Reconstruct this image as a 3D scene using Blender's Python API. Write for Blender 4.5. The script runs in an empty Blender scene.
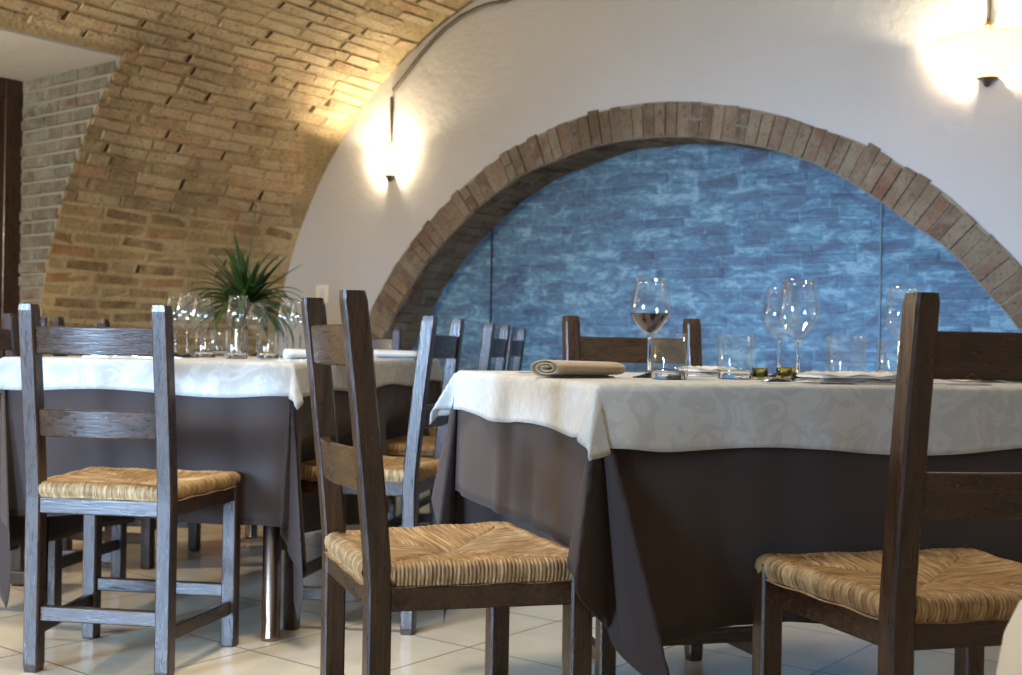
import bpy, math, random
import numpy as np
from mathutils import Vector, Matrix

C = bpy.context.scene.collection
SC = bpy.context.scene
random.seed(7)
RNG = np.random.default_rng(7)

# ------------------------------------------------------------------ camera
H_EYE = 0.831
cam_d = bpy.data.cameras.new('camera')
cam = bpy.data.objects.new('camera', cam_d)
C.objects.link(cam)
cam_d.sensor_width = 36.0
cam_d.lens = 36.0 * 1182.0 / 1022.0
cam_d.shift_y = (348.3 - 337.5) / 1022.0
cam_d.clip_start = 0.05
cam.matrix_world = (Matrix.Translation((0, 0, H_EYE)) @ Matrix.Rotation(math.radians(90), 4, 'X')
                    @ Matrix.Rotation(math.radians(0.977), 4, 'Z'))
cam_d.dof.use_dof = True
cam_d.dof.focus_distance = 2.15
cam_d.dof.aperture_fstop = 6.8
SC.camera = cam
SC.view_settings.view_transform = 'Standard'
SC.view_settings.look = 'None'
SC.view_settings.gamma = 1.0
SC.view_settings.use_curve_mapping = False
SC.view_settings.exposure = 0.0
SC.cycles.use_denoising = True
SC.cycles.max_bounces = 10
SC.cycles.diffuse_bounces = 5
SC.cycles.glossy_bounces = 4
SC.cycles.transmission_bounces = 8
SC.cycles.transparent_max_bounces = 24
SC.cycles.caustics_reflective = False
SC.cycles.caustics_refractive = False
SC.cycles.sample_clamp_indirect = 6.0

# ------------------------------------------------------------------ room frame: s along the arched wall, n into it
AL = math.radians(38.0)
WY = 6.3104
SD = np.array([math.cos(AL), -math.sin(AL)])
ND = np.array([math.sin(AL), math.cos(AL)])
def W(s, n, z):
    return (s * SD[0] + n * ND[0], WY + s * SD[1] + n * ND[1], z)
def toW(x, y):
    d = np.array([x, y - WY]); return float(d @ SD), float(d @ ND)
ROOM_ANG = -AL     # rotation of the s axis in the world

# ------------------------------------------------------------------ world and large lights
world = bpy.data.worlds.new('world'); SC.world = world; world.use_nodes = True
world.node_tree.nodes['Background'].inputs[0].default_value = (0.55, 0.7, 1.0, 1)
world.node_tree.nodes['Background'].inputs[1].default_value = 1.0

def area(name, loc, target, sx, sy, power, col, spread=180):
    l = bpy.data.lights.new(name, 'AREA'); l.shape = 'RECTANGLE'; l.size = sx; l.size_y = sy
    l.energy = power; l.color = col; l.spread = math.radians(spread)
    o = bpy.data.objects.new(name, l); C.objects.link(o)
    o.location = loc
    o.rotation_euler = (Vector(target) - Vector(loc)).to_track_quat('-Z', 'Y').to_euler()
    return o
def point(name, loc, power, col, r=0.04):
    l = bpy.data.lights.new(name, 'POINT'); l.energy = power; l.color = col; l.shadow_soft_size = r
    o = bpy.data.objects.new(name, l); C.objects.link(o); o.location = loc
    return o
N_BACK = -8.4
# daylight through the window in the wall behind the camera
DAY = area('daylight_window_far', W(1.6, N_BACK + 0.06, 1.35), (-0.40, 3.15, 0.55), 1.2, 1.5, 34, (0.42, 0.66, 1.0), 34)
DAY2 = area('daylight_window_near', W(3.85, N_BACK + 0.06, 1.35), (-1.45, 3.0, 0.5), 0.9, 1.5, 9, (0.42, 0.66, 1.0), 24)
# warm fill lights added outside the frame to brighten bricks, seats and floor
WARM = (1.0, 0.82, 0.57)
point('warm_fill_left', W(-1.15, -4.1, 1.5), 165, (1.0, 0.86, 0.66), 0.08)  # added fill for the brick flank
area('warm_fill_overhead', W(1.8, -3.2, 2.85), W(1.8, -3.2, 0), 0.5, 0.5, 31, (1.0, 0.87, 0.68), 130)  # added fill from above for floor and seats
point('warm_fill_centre', W(-0.2, -5.8, 2.2), 5, WARM, 0.12)  # added weak fill, not a fitting of the hall
point('warm_fill_right', W(4.2, -1.6, 1.9), 17, WARM, 0.10)  # added fill from the right

# ------------------------------------------------------------------ materials
def nm(name):
    m = bpy.data.materials.new(name); m.use_nodes = True
    nt = m.node_tree; b = nt.nodes['Principled BSDF']
    return m, nt, b
def nd(nt, t, **kw):
    n = nt.nodes.new(t)
    for k, v in kw.items():
        if hasattr(n, k): setattr(n, k, v)
    return n
def lk(nt, a, b): nt.links.new(a, b)
def ramp(nt, stops):
    r = nt.nodes.new('ShaderNodeValToRGB'); e = r.color_ramp.elements
    while len(e) < len(stops): e.new(0.5)
    for el, (p, c) in zip(e, stops):
        el.position = p; el.color = (*c, 1) if len(c) == 3 else c
    return r
def noise(nt, vec, scale, detail=4, rough=0.55, dist=0.0):
    n = nt.nodes.new('ShaderNodeTexNoise'); n.inputs['Scale'].default_value = scale
    n.inputs['Detail'].default_value = detail; n.inputs['Roughness'].default_value = rough
    n.inputs['Distortion'].default_value = dist
    if vec is not None: lk(nt, vec, n.inputs['Vector'])
    return n
def coords(nt, kind='Object', scale=(1, 1, 1), rot=(0, 0, 0)):
    tc = nt.nodes.new('ShaderNodeTexCoord'); mp = nt.nodes.new('ShaderNodeMapping')
    mp.inputs['Scale'].default_value = scale; mp.inputs['Rotation'].default_value = rot
    lk(nt, tc.outputs[kind], mp.inputs['Vector']); return mp.outputs['Vector']
def bump(nt, b, h, strength, dist):
    n = nt.nodes.new('ShaderNodeBump'); n.inputs['Strength'].default_value = strength
    n.inputs['Distance'].default_value = dist; lk(nt, h, n.inputs['Height']); lk(nt, n.outputs['Normal'], b.inputs['Normal'])
    return n
def mixc(nt, a, b, f, mode='MIX'):
    m = nt.nodes.new('ShaderNodeMix'); m.data_type = 'RGBA'; m.blend_type = mode
    for s, v in ((m.inputs['A'], a), (m.inputs['B'], b), (m.inputs['Factor'], f)):
        if hasattr(v, 'links') or hasattr(v, 'is_output'): lk(nt, v, s)
        elif isinstance(v, (int, float)): s.default_value = v
        else: s.default_value = (*v, 1)
    return m.outputs['Result']

def plain(name, col, rough=0.5, metal=0.0, **kw):
    m, nt, b = nm(name)
    b.inputs['Base Color'].default_value = (*col, 1); b.inputs['Roughness'].default_value = rough
    b.inputs['Metallic'].default_value = metal
    for k, v in kw.items(): b.inputs[k].default_value = v
    return m

def wood(name, axis, dark=(0.012, 0.0055, 0.003), light=(0.085, 0.036, 0.014)):
    m, nt, b = nm(name)
    sc = {'X': (2.2, 26, 26), 'Y': (26, 2.2, 26), 'Z': (26, 26, 2.2)}[axis]
    v = coords(nt, 'Object', sc)
    n1 = noise(nt, v, 1.3, 5, 0.6, 1.6)
    v2 = coords(nt, 'Object', tuple(q * 4 for q in sc))
    n2 = noise(nt, v2, 2.0, 3, 0.6)
    r = ramp(nt, [(0.32, dark), (0.52, tuple((a + c) / 2 for a, c in zip(dark, light))), (0.72, light)])
    lk(nt, n1.outputs['Fac'], r.inputs['Fac'])
    c = mixc(nt, r.outputs['Color'], (0.03, 0.015, 0.008), 0.0)
    mm = nt.nodes.new('ShaderNodeMath'); mm.operation = 'MULTIPLY'; mm.inputs[1].default_value = 0.55
    lk(nt, n2.outputs['Fac'], mm.inputs[0])
    lk(nt, mixc(nt, r.outputs['Color'], dark, mm.outputs[0]), b.inputs['Base Color'])
    rm = nt.nodes.new('ShaderNodeMapRange'); rm.inputs[1].default_value = 0.35; rm.inputs[2].default_value = 0.65
    rm.inputs[3].default_value = 0.24; rm.inputs[4].default_value = 0.42
    lk(nt, n2.outputs['Fac'], rm.inputs[0]); lk(nt, rm.outputs[0], b.inputs['Roughness'])
    b.inputs['Specular IOR Level'].default_value = 0.65
    bump(nt, b, n2.outputs['Fac'], 0.3, 0.0026)
    return m

def brick_mat(name, stops, mottling=(0.6, 0.5, 0.35), rough=0.95, spots=(0.10, 0.08, 0.05), patch=0.55):
    """stops: colour ramp driven by the per-brick random attribute"""
    m, nt, b = nm(name)
    at = nt.nodes.new('ShaderNodeAttribute'); at.attribute_name = 'tone'; at.attribute_type = 'GEOMETRY'
    r = ramp(nt, stops); lk(nt, at.outputs['Fac'], r.inputs['Fac'])
    v = coords(nt, 'Object', (1, 1, 1))
    n1 = noise(nt, v, 9, 6, 0.65, 0.4)
    n2 = noise(nt, v, 55, 5, 0.7)
    n3 = noise(nt, v, 1.6, 4, 0.6, 0.3)
    r1 = ramp(nt, [(0.42, (0, 0, 0)), (0.62, (1, 1, 1))]); lk(nt, n1.outputs['Fac'], r1.inputs['Fac'])
    mu = nt.nodes.new('ShaderNodeMath'); mu.operation = 'MULTIPLY'; mu.inputs[1].default_value = patch
    lk(nt, r1.outputs['Color'], mu.inputs[0])
    c = mixc(nt, r.outputs['Color'], mottling, mu.outputs[0])
    r2 = ramp(nt, [(0.34, (1, 1, 1)), (0.46, (0, 0, 0))]); lk(nt, n2.outputs['Fac'], r2.inputs['Fac'])
    mu2 = nt.nodes.new('ShaderNodeMath'); mu2.operation = 'MULTIPLY'; mu2.inputs[1].default_value = 0.6
    lk(nt, r2.outputs['Color'], mu2.inputs[0])
    c = mixc(nt, c, spots, mu2.outputs[0])
    r3 = ramp(nt, [(0.35, (0.70, 0.68, 0.66)), (0.65, (1.18, 1.18, 1.16))]); lk(nt, n3.outputs['Fac'], r3.inputs['Fac'])
    c = mixc(nt, c, r3.outputs['Color'], 1.0, 'MULTIPLY')
    lk(nt, c, b.inputs['Base Color'])
    b.inputs['Roughness'].default_value = rough
    b.inputs['Specular IOR Level'].default_value = 0.2
    ad = nt.nodes.new('ShaderNodeMath'); ad.operation = 'ADD'
    lk(nt, n1.outputs['Fac'], ad.inputs[0]); lk(nt, n2.outputs['Fac'], ad.inputs[1])
    bump(nt, b, ad.outputs[0], 1.0, 0.022)
    return m

def fabric(name, col, col2, scale=420, rough=0.9, sheen=0.1, pattern=False):
    m, nt, b = nm(name)
    v = coords(nt, 'UV', (1, 1, 1))
    wa = nt.nodes.new('ShaderNodeTexWave'); wa.inputs['Scale'].default_value = scale; lk(nt, v, wa.inputs['Vector'])
    wb = nt.nodes.new('ShaderNodeTexWave'); wb.bands_direction = 'Y'; wb.inputs['Scale'].default_value = scale; lk(nt, v, wb.inputs['Vector'])
    ad = nt.nodes.new('ShaderNodeMath'); ad.operation = 'ADD'
    lk(nt, wa.outputs['Fac'], ad.inputs[0]); lk(nt, wb.outputs['Fac'], ad.inputs[1])
    n1 = noise(nt, v, 7, 4, 0.6)
    if pattern:   # damask leaves: a satin figure in the weave
        n2 = noise(nt, v, 16, 2, 0.5, 2.2)
        rr = ramp(nt, [(0.46, (0, 0, 0)), (0.56, (1, 1, 1))]); lk(nt, n2.outputs['Fac'], rr.inputs['Fac'])
        c = mixc(nt, col, col2, rr.outputs['Color'])
        ro = nt.nodes.new('ShaderNodeMapRange'); ro.inputs[3].default_value = 0.75; ro.inputs[4].default_value = 0.42
        lk(nt, rr.outputs['Color'], ro.inputs[0]); lk(nt, ro.outputs[0], b.inputs['Roughness'])
        lk(nt, c, b.inputs['Base Color'])
    else:
        lk(nt, mixc(nt, col, col2, n1.outputs['Fac']), b.inputs['Base Color'])
        b.inputs['Roughness'].default_value = rough
    b.inputs['Sheen Weight'].default_value = sheen
    b.inputs['Sheen Roughness'].default_value = 0.5
    bump(nt, b, ad.outputs[0], 0.12, 0.001)
    return m

def glass_thin(name, tint=(0.97, 0.99, 1.0)):
    m, nt, b = nm(name); nt.nodes.remove(b)
    out = nt.nodes['Material Output']
    tr = nt.nodes.new('ShaderNodeBsdfTransparent'); gl = nt.nodes.new('ShaderNodeBsdfGlossy')
    gl.inputs['Roughness'].default_value = 0.06; gl.inputs['Color'].default_value = (1, 1, 1, 1)
    lw = nt.nodes.new('ShaderNodeLayerWeight'); lw.inputs['Blend'].default_value = 0.42
    r = ramp(nt, [(0.0, (0.04,) * 3), (0.5, (0.08,) * 3), (0.8, (0.38,) * 3), (1.0, (0.85,) * 3)])
    lk(nt, lw.outputs['Facing'], r.inputs['Fac'])
    rt = ramp(nt, [(0.0, tint), (0.7, tuple(q * 0.97 for q in tint)), (1.0, (0.62, 0.66, 0.68))])
    lk(nt, lw.outputs['Facing'], rt.inputs['Fac']); lk(nt, rt.outputs['Color'], tr.inputs['Color'])
    mx = nt.nodes.new('ShaderNodeMixShader')
    lk(nt, r.outputs['Color'], mx.inputs[0]); lk(nt, tr.outputs[0], mx.inputs[1]); lk(nt, gl.outputs[0], mx.inputs[2])
    lk(nt, mx.outputs[0], out.inputs['Surface'])
    return m

WOODX, WOODY, WOODZ = wood('dark_wood_x', 'X'), wood('dark_wood_y', 'Y'), wood('dark_wood_z', 'Z')
# rush
def rush_mat():
    m, nt, b = nm('woven_rush')
    v = coords(nt, 'UV', (1, 1, 1))
    n1 = noise(nt, v, 14, 3, 0.6); n2 = noise(nt, coords(nt, 'UV', (90, 6, 1)), 1.5, 4, 0.7)
    r = ramp(nt, [(0.34, (0.10, 0.052, 0.018)), (0.5, (0.34, 0.20, 0.08)), (0.66, (0.62, 0.45, 0.23))])
    lk(nt, n2.outputs['Fac'], r.inputs['Fac'])
    lk(nt, mixc(nt, r.outputs['Color'], (0.26, 0.14, 0.05), 0.22), b.inputs['Base Color'])
    b.inputs['Roughness'].default_value = 0.55
    bump(nt, b, n2.outputs['Fac'], 0.3, 0.002)
    return m
RUSH = rush_mat()
BRICK = brick_mat('vault_brick', [(0.0, (0.41, 0.30, 0.19)), (0.35, (0.60, 0.46, 0.30)), (0.8, (0.67, 0.55, 0.38)), (1.0, (0.58, 0.37, 0.23))],
                  mottling=(0.70, 0.61, 0.41), patch=0.7)
BRICK2 = brick_mat('wall_brick', [(0.0, (0.28, 0.185, 0.105)), (0.4, (0.45, 0.31, 0.175)), (0.75, (0.56, 0.43, 0.25)), (1.0, (0.50, 0.28, 0.14))],
                  mottling=(0.66, 0.54, 0.32), patch=0.6)
MORTAR2 = brick_mat('wall_mortar', [(0.0, (0.66, 0.54, 0.31)), (1.0, (0.74, 0.62, 0.38))], mottling=(0.72, 0.62, 0.42), patch=0.4)
MORTAR = brick_mat('vault_mortar', [(0.0, (0.44, 0.35, 0.21)), (1.0, (0.50, 0.41, 0.25))], mottling=(0.56, 0.47, 0.30), patch=0.5)
ARCHB = brick_mat('arch_brick', [(0.0, (0.20, 0.13, 0.10)), (0.4, (0.30, 0.215, 0.15)), (0.75, (0.38, 0.30, 0.22)), (1.0, (0.30, 0.16, 0.11))],
                  mottling=(0.38, 0.34, 0.26), patch=0.75)
JAMBB = brick_mat('jamb_brick', [(0.0, (0.20, 0.19, 0.16)), (0.5, (0.30, 0.30, 0.27)), (1.0, (0.25, 0.17, 0.12))],
                  mottling=(0.36, 0.39, 0.37), patch=0.95)
GAP = plain('open_joint_painted_shade', (0.055, 0.035, 0.02), 1.0)  # dark colour painted in for the shade inside open brick joints
def blue_mat(name, shift=0.0):
    m, nt, b = nm(name)
    at = nt.nodes.new('ShaderNodeAttribute'); at.attribute_name = 'tone'; at.attribute_type = 'GEOMETRY'
    v = coords(nt, 'Object', (1, 1, 2.4))
    n1 = noise(nt, v, 6.5, 7, 0.65, 0.9); n2 = noise(nt, v, 30, 5, 0.65, 0.5)
    s = nt.nodes.new('ShaderNodeMath'); s.operation = 'MULTIPLY_ADD'; s.inputs[1].default_value = 0.20
    lk(nt, at.outputs['Fac'], s.inputs[0]); lk(nt, n1.outputs['Fac'], s.inputs[2])
    s2 = nt.nodes.new('ShaderNodeMath'); s2.operation = 'MULTIPLY_ADD'; s2.inputs[1].default_value = 0.5
    lk(nt, n2.outputs['Fac'], s2.inputs[0]); lk(nt, s.outputs[0], s2.inputs[2])
    r = ramp(nt, [(0.62 - shift, (0.11, 0.14, 0.22)), (0.80 - shift, (0.13, 0.23, 0.35)), (0.95 - shift, (0.18, 0.35, 0.50)), (1.0, (0.30, 0.50, 0.62))])
    lk(nt, s2.outputs[0], r.inputs['Fac']); lk(nt, r.outputs['Color'], b.inputs['Base Color'])
    b.inputs['Roughness'].default_value = 0.85
    bump(nt, b, s2.outputs[0], 0.9, 0.02)
    return m
BLUE, BLUEM = blue_mat('blue_washed_brick'), blue_mat('blue_washed_mortar', 0.05)
def plaster_mat(name, col, col2):
    m, nt, b = nm(name)
    v = coords(nt, 'Object')
    n1 = noise(nt, v, 1.7, 5, 0.6); n2 = noise(nt, v, 28, 5, 0.6); n3 = noise(nt, v, 6, 4, 0.6)
    lk(nt, mixc(nt, col, col2, n1.outputs['Fac']), b.inputs['Base Color'])
    b.inputs['Roughness'].default_value = 0.85
    b.inputs['Specular IOR Level'].default_value = 0.3
    ad = nt.nodes.new('ShaderNodeMath'); ad.operation = 'MULTIPLY_ADD'; ad.inputs[1].default_value = 2.5
    lk(nt, n3.outputs['Fac'], ad.inputs[0]); lk(nt, n2.outputs['Fac'], ad.inputs[2])
    bump(nt, b, ad.outputs[0], 0.25, 0.01)
    return m
PLASTER = plaster_mat('white_plaster', (0.53, 0.54, 0.56), (0.60, 0.61, 0.625))
def tile_mat():
    m, nt, b = nm('floor_tile')
    v = coords(nt, 'Object', (1, 1, 1), (0, 0, -ROOM_ANG))
    br = nt.nodes.new('ShaderNodeTexBrick'); lk(nt, v, br.inputs['Vector'])
    br.offset = 0.0; br.squash = 1.0
    br.inputs['Scale'].default_value = 1.0; br.inputs['Brick Width'].default_value = 0.42; br.inputs['Row Height'].default_value = 0.42
    br.inputs['Mortar Size'].default_value = 0.003; br.inputs['Mortar Smooth'].default_value = 0.1
    br.inputs['Color1'].default_value = (0.68, 0.61, 0.47, 1); br.inputs['Color2'].default_value = (0.62, 0.555, 0.425, 1)
    br.inputs['Mortar'].default_value = (0.22, 0.185, 0.13, 1)
    n1 = noise(nt, v, 5, 5, 0.6)
    r = ramp(nt, [(0.3, (0.86, 0.86, 0.86)), (0.7, (1.05, 1.04, 1.02))]); lk(nt, n1.outputs['Fac'], r.inputs['Fac'])
    lk(nt, mixc(nt, br.outputs['Color'], r.outputs['Color'], 1.0, 'MULTIPLY'), b.inputs['Base Color'])
    b.inputs['Roughness'].default_value = 0.22
    inv = nt.nodes.new('ShaderNodeMath'); inv.operation = 'SUBTRACT'; inv.inputs[0].default_value = 1.0
    lk(nt, br.outputs['Fac'], inv.inputs[1]); bump(nt, b, inv.outputs[0], 0.5, 0.002)
    return m
TILE = tile_mat()
BROWN = fabric('brown_cloth', (0.036, 0.023, 0.019), (0.047, 0.030, 0.025), 500, 0.85, 0.06)
IVORY = fabric('ivory_damask', (0.44, 0.44, 0.415), (0.50, 0.50, 0.475), 600, 0.6, 0.1, True)
NAPKIN = fabric('beige_napkin_cloth', (0.34, 0.25, 0.155), (0.42, 0.32, 0.20), 300, 0.9, 0.3)
WHITEN = fabric('white_napkin_cloth', (0.60, 0.58, 0.54), (0.66, 0.64, 0.60), 300, 0.9, 0.2)
GLASS = glass_thin('clear_thin_glass')
def solid_glass(name, col=(1, 1, 1), ior=1.45):
    m, nt, b = nm(name)
    b.inputs['Base Color'].default_value = (*col, 1); b.inputs['Roughness'].default_value = 0.0
    b.inputs['Transmission Weight'].default_value = 1.0; b.inputs['IOR'].default_value = ior
    return m
TGLASS = solid_glass('clear_tumbler_glass')
YGLASS = solid_glass('yellow_green_glass', (0.85, 0.80, 0.35))
WINE = plain('dark_red_wine', (0.030, 0.004, 0.006), 0.08)
STEEL = plain('polished_steel', (0.62, 0.60, 0.57), 0.16, 1.0)
LEGM = plain('bronzed_chrome', (0.33, 0.23, 0.17), 0.27, 1.0)
BRASS = plain('aged_brass', (0.45, 0.30, 0.12), 0.3, 1.0)
IRON = plain('dark_conduit_paint', (0.09, 0.08, 0.07), 0.5, 0.3)
PINK = plain('plaster_coloured_conduit', (0.50, 0.40, 0.34), 0.6)
DOORW = wood('door_frame_wood', 'Z', (0.020, 0.010, 0.006), (0.07, 0.03, 0.014))
CHINA = plain('white_glazed_ceramic', (0.72, 0.74, 0.75), 0.5)
SWITCHM = plain('ivory_plastic', (0.88, 0.87, 0.80), 0.4)
LEAFM, nt, b = nm('yucca_leaf')
n1 = noise(nt, coords(nt, 'UV', (3, 40, 1)), 1.0, 3, 0.5)
r = ramp(nt, [(0.3, (0.018, 0.050, 0.012)), (0.7, (0.060, 0.130, 0.030))]); lk(nt, n1.outputs['Fac'], r.inputs['Fac'])
lk(nt, r.outputs['Color'], b.inputs['Base Color']); b.inputs['Roughness'].default_value = 0.35
TRUNK = plain('brown_trunk_bark', (0.12, 0.075, 0.04), 0.9)
POTM = plain('terracotta', (0.33, 0.14, 0.07), 0.8)
SOIL = plain('potting_soil', (0.03, 0.02, 0.012), 1.0)
PANE = plain('dark_door_pane', (0.012, 0.011, 0.010), 0.08)
def shade_mat():
    m, nt, b = nm('alabaster_lamp_shade')
    b.inputs['Base Color'].default_value = (0.85, 0.80, 0.68, 1); b.inputs['Roughness'].default_value = 0.4
    b.inputs['Emission Strength'].default_value = 0.8
    n1 = noise(nt, coords(nt), 14, 4, 0.6, 0.8)
    rr = ramp(nt, [(0.3, (1.0, 0.74, 0.42)), (0.7, (1.0, 0.88, 0.64))]); lk(nt, n1.outputs['Fac'], rr.inputs['Fac'])
    lk(nt, rr.outputs['Color'], b.inputs['Emission Color'])
    tl = nt.nodes.new('ShaderNodeBsdfTranslucent'); tl.inputs['Color'].default_value = (1.0, 0.86, 0.64, 1)
    mx = nt.nodes.new('ShaderNodeMixShader'); mx.inputs[0].default_value = 0.5
    lk(nt, b.outputs[0], mx.inputs[1]); lk(nt, tl.outputs[0], mx.inputs[2]); lk(nt, mx.outputs[0], nt.nodes['Material Output'].inputs['Surface'])
    return m
SHADE = shade_mat()

# ------------------------------------------------------------------ mesh helpers
class MB:
    def __init__(s): s.v = []; s.f = []; s.m = []; s.uv = None; s.tone = []
    def add(s, vs, fs, mat=0, tone=None):
        o = len(s.v); s.v += [tuple(map(float, q)) for q in vs]
        for f in fs: s.f.append([o + i for i in f]); s.m.append(mat); s.tone.append(0.5 if tone is None else tone)
        return o
    def box(s, lo, hi, bev=0.0, mat=0, xf=None):
        (x0, y0, z0), (x1, y1, z1) = lo, hi
        b = min(bev, (x1-x0)/2.01, (y1-y0)/2.01, (z1-z0)/2.01)
        if b <= 0:
            vs = [(x, y, z) for z in (z0, z1) for y in (y0, y1) for x in (x0, x1)]
            fs = [(0, 2, 3, 1), (4, 5, 7, 6), (0, 1, 5, 4), (2, 6, 7, 3), (0, 4, 6, 2), (1, 3, 7, 5)]
        else:      # chamfered box: 24 vertices
            vs = []; idx = {}
            for cx in (0, 1):
                for cy in (0, 1):
                    for cz in (0, 1):
                        c = ((x0, x1)[cx], (y0, y1)[cy], (z0, z1)[cz]); sg = (1 - 2*cx, 1 - 2*cy, 1 - 2*cz)
                        for a in range(3):
                            p = [c[k] + (sg[k]*b if k != a else 0) for k in range(3)]
                            idx[(cx, cy, cz, a)] = len(vs); vs.append(tuple(p))
            fs = []
            for a in range(3):
                o1, o2 = [k for k in range(3) if k != a]
                for sd in (0, 1):
                    q = []
                    for (i, j) in ((0, 0), (1, 0), (1, 1), (0, 1)):
                        k = [0, 0, 0]; k[a] = sd; k[o1] = i; k[o2] = j; q.append(idx[(*k, a)])
                    fs.append(q if (sd == 1) == (a != 1) else q[::-1])
                for i in (0, 1):
                    for j in (0, 1):
                        k0 = [0, 0, 0]; k1 = [0, 0, 0]; k0[o1] = k1[o1] = i; k0[o2] = k1[o2] = j; k1[a] = 1
                        fs.append([idx[(*k0, o1)], idx[(*k1, o1)], idx[(*k1, o2)], idx[(*k0, o2)]])
            for cx in (0, 1):
                for cy in (0, 1):
                    for cz in (0, 1): fs.append([idx[(cx, cy, cz, a)] for a in range(3)])
        if xf: vs = [xf(*q) for q in vs]
        s.add(vs, fs, mat)
    def grid(s, P, mat=0, close_u=False, flip=False):
        """P: array (nu, nv, 3)"""
        nu, nv = P.shape[:2]; o = s.add(P.reshape(-1, 3), [])
        for i in range(nu if close_u else nu - 1):
            for j in range(nv - 1):
                a, b_, c, d = i*nv + j, ((i+1) % nu)*nv + j, ((i+1) % nu)*nv + j + 1, i*nv + j + 1
                f = (a, b_, c, d) if not flip else (d, c, b_, a)
                s.f.append([o + k for k in f]); s.m.append(mat); s.tone.append(0.5)
    def lathe(s, prof, n=32, cen=(0, 0), a0=0.0, a1=2*math.pi, mat=0):
        full = abs(a1 - a0 - 2*math.pi) < 1e-6
        an = [a0 + (a1 - a0)*i/(n if full else n - 1) for i in range(n)]
        P = np.array([[(cen[0] + r*math.cos(a), cen[1] + r*math.sin(a), z) for (r, z) in prof] for a in an])
        s.grid(P, mat, close_u=full)
    def tube(s, pts, r, n=10, mat=0, cap=True):
        pts = [Vector(p) for p in pts]; rs = r if isinstance(r, (list, tuple)) else [r]*len(pts)
        up = Vector((0, 0, 1)); rings = []
        for i, p in enumerate(pts):
            t = (pts[min(i+1, len(pts)-1)] - pts[max(i-1, 0)]).normalized()
            a = t.cross(up)
            if a.length < 1e-3: a = t.cross(Vector((1, 0, 0)))
            a.normalize(); b_ = t.cross(a)
            rings.append([tuple(p + (a*math.cos(k*2*math.pi/n) + b_*math.sin(k*2*math.pi/n))*rs[i]) for k in range(n)])
        P = np.array(rings).transpose(1, 0, 2); s.grid(P, mat, close_u=True)
        if cap:
            s.add(rings[0], [list(range(n))], mat); s.add(rings[-1], [list(range(n))[::-1]], mat)
    def mesh(s, name, mats, smooth=False):
        me = bpy.data.meshes.new(name); me.from_pydata(s.v, [], s.f)
        for m in (mats if isinstance(mats, (list, tuple)) else [mats]): me.materials.append(m)
        me.polygons.foreach_set('material_index', s.m)
        if smooth: me.polygons.foreach_set('use_smooth', [True]*len(s.f))
        if len(set(s.tone)) > 1:
            at = me.attributes.new('tone', 'FLOAT', 'FACE'); at.data.foreach_set('value', s.tone)
        if s.uv is not None:
            ul = me.uv_layers.new(name='UVMap'); li = np.zeros(len(me.loops), dtype=np.int32)
            me.loops.foreach_get('vertex_index', li)
            ul.data.foreach_set('uv', np.asarray(s.uv, dtype=np.float32)[li].ravel())
        me.validate(); me.update()
        return me

def link(name, me, parent=None, loc=None, rz=None):
    o = bpy.data.objects.new(name, me); C.objects.link(o)
    if parent: o.parent = parent
    if loc is not None: o.location = loc
    if rz is not None: o.rotation_euler = (0, 0, rz)
    return o
def tag(o, label=None, cat=None, group=None, kind=None):
    if label: o['label'] = label
    if cat: o['category'] = cat
    if group: o['group'] = group
    if kind: o['kind'] = kind
    return o
def struct(name, mb, mats, parent=None, smooth=False, label=None):
    o = link(name, mb.mesh(name, mats, smooth), parent)
    if parent is None: o['kind'] = 'structure'
    if label: o['label'] = label
    return o
def empty(name, loc, rz, label, cat, group=None):
    o = bpy.data.objects.new(name, None); C.objects.link(o); o.location = loc; o.rotation_euler = (0, 0, rz)
    o.empty_display_size = 0.1
    return tag(o, label, cat, group)
def dup(root, loc, rz, label, group=None):
    r = root.copy(); C.objects.link(r); r.location = loc; r.rotation_euler = (0, 0, rz); r['label'] = label
    if group: r['group'] = group
    for ch in list(root.children):
        c = ch.copy(); C.objects.link(c); c.parent = r
        for g in list(ch.children):
            d = g.copy(); C.objects.link(d); d.parent = c
    return r

# ================================================================== ROOM SHELL
# vault profile in (s, z): vertical springing, round flank, crown, far flank
VC, VR = (0.4487, 0.4773), 2.3763
def vault_profile():
    pts = [(VC[0] - VR, z) for z in np.linspace(0, VC[1], 7)[:-1]]
    a_end = math.acos((-0.3 - VC[0]) / VR)
    for a in np.linspace(math.pi, a_end, 44): pts.append((VC[0] + VR*math.cos(a), VC[1] + VR*math.sin(a)))
    s0, z0 = pts[-1]; s1, z1, m0 = 1.5, 3.03, 0.333
    for t in np.linspace(0, 1, 15)[1:]:
        h = (2*t**3 - 3*t**2 + 1)*z0 + (t**3 - 2*t**2 + t)*m0*(s1 - s0) + (-2*t**3 + 3*t**2)*z1
        pts.append((s0 + t*(s1 - s0), h))
    for a in np.linspace(math.pi/2, 0, 26)[1:]: pts.append((1.5 + 3.3*math.cos(a), 0.5 + 2.53*math.sin(a)))
    pts.append((4.8, 0.0))
    return np.array(pts)
VP = vault_profile()
VARC = np.r_[0, np.cumsum(np.hypot(*np.diff(VP, axis=0).T))]
def vat(a):
    s = np.interp(a, VARC, VP[:, 0]); z = np.interp(a, VARC, VP[:, 1])
    e = 0.03; ds = np.interp(a+e, VARC, VP[:, 0]) - np.interp(a-e, VARC, VP[:, 0]); dz = np.interp(a+e, VARC, VP[:, 1]) - np.interp(a-e, VARC, VP[:, 1])
    l = math.hypot(ds, dz) or 1
    return s, z, dz/l, -ds/l      # inward normal in (s, z)
def vz(s):
    return float(np.interp(s, VP[6:-1, 0], VP[6:-1, 1]))

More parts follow.
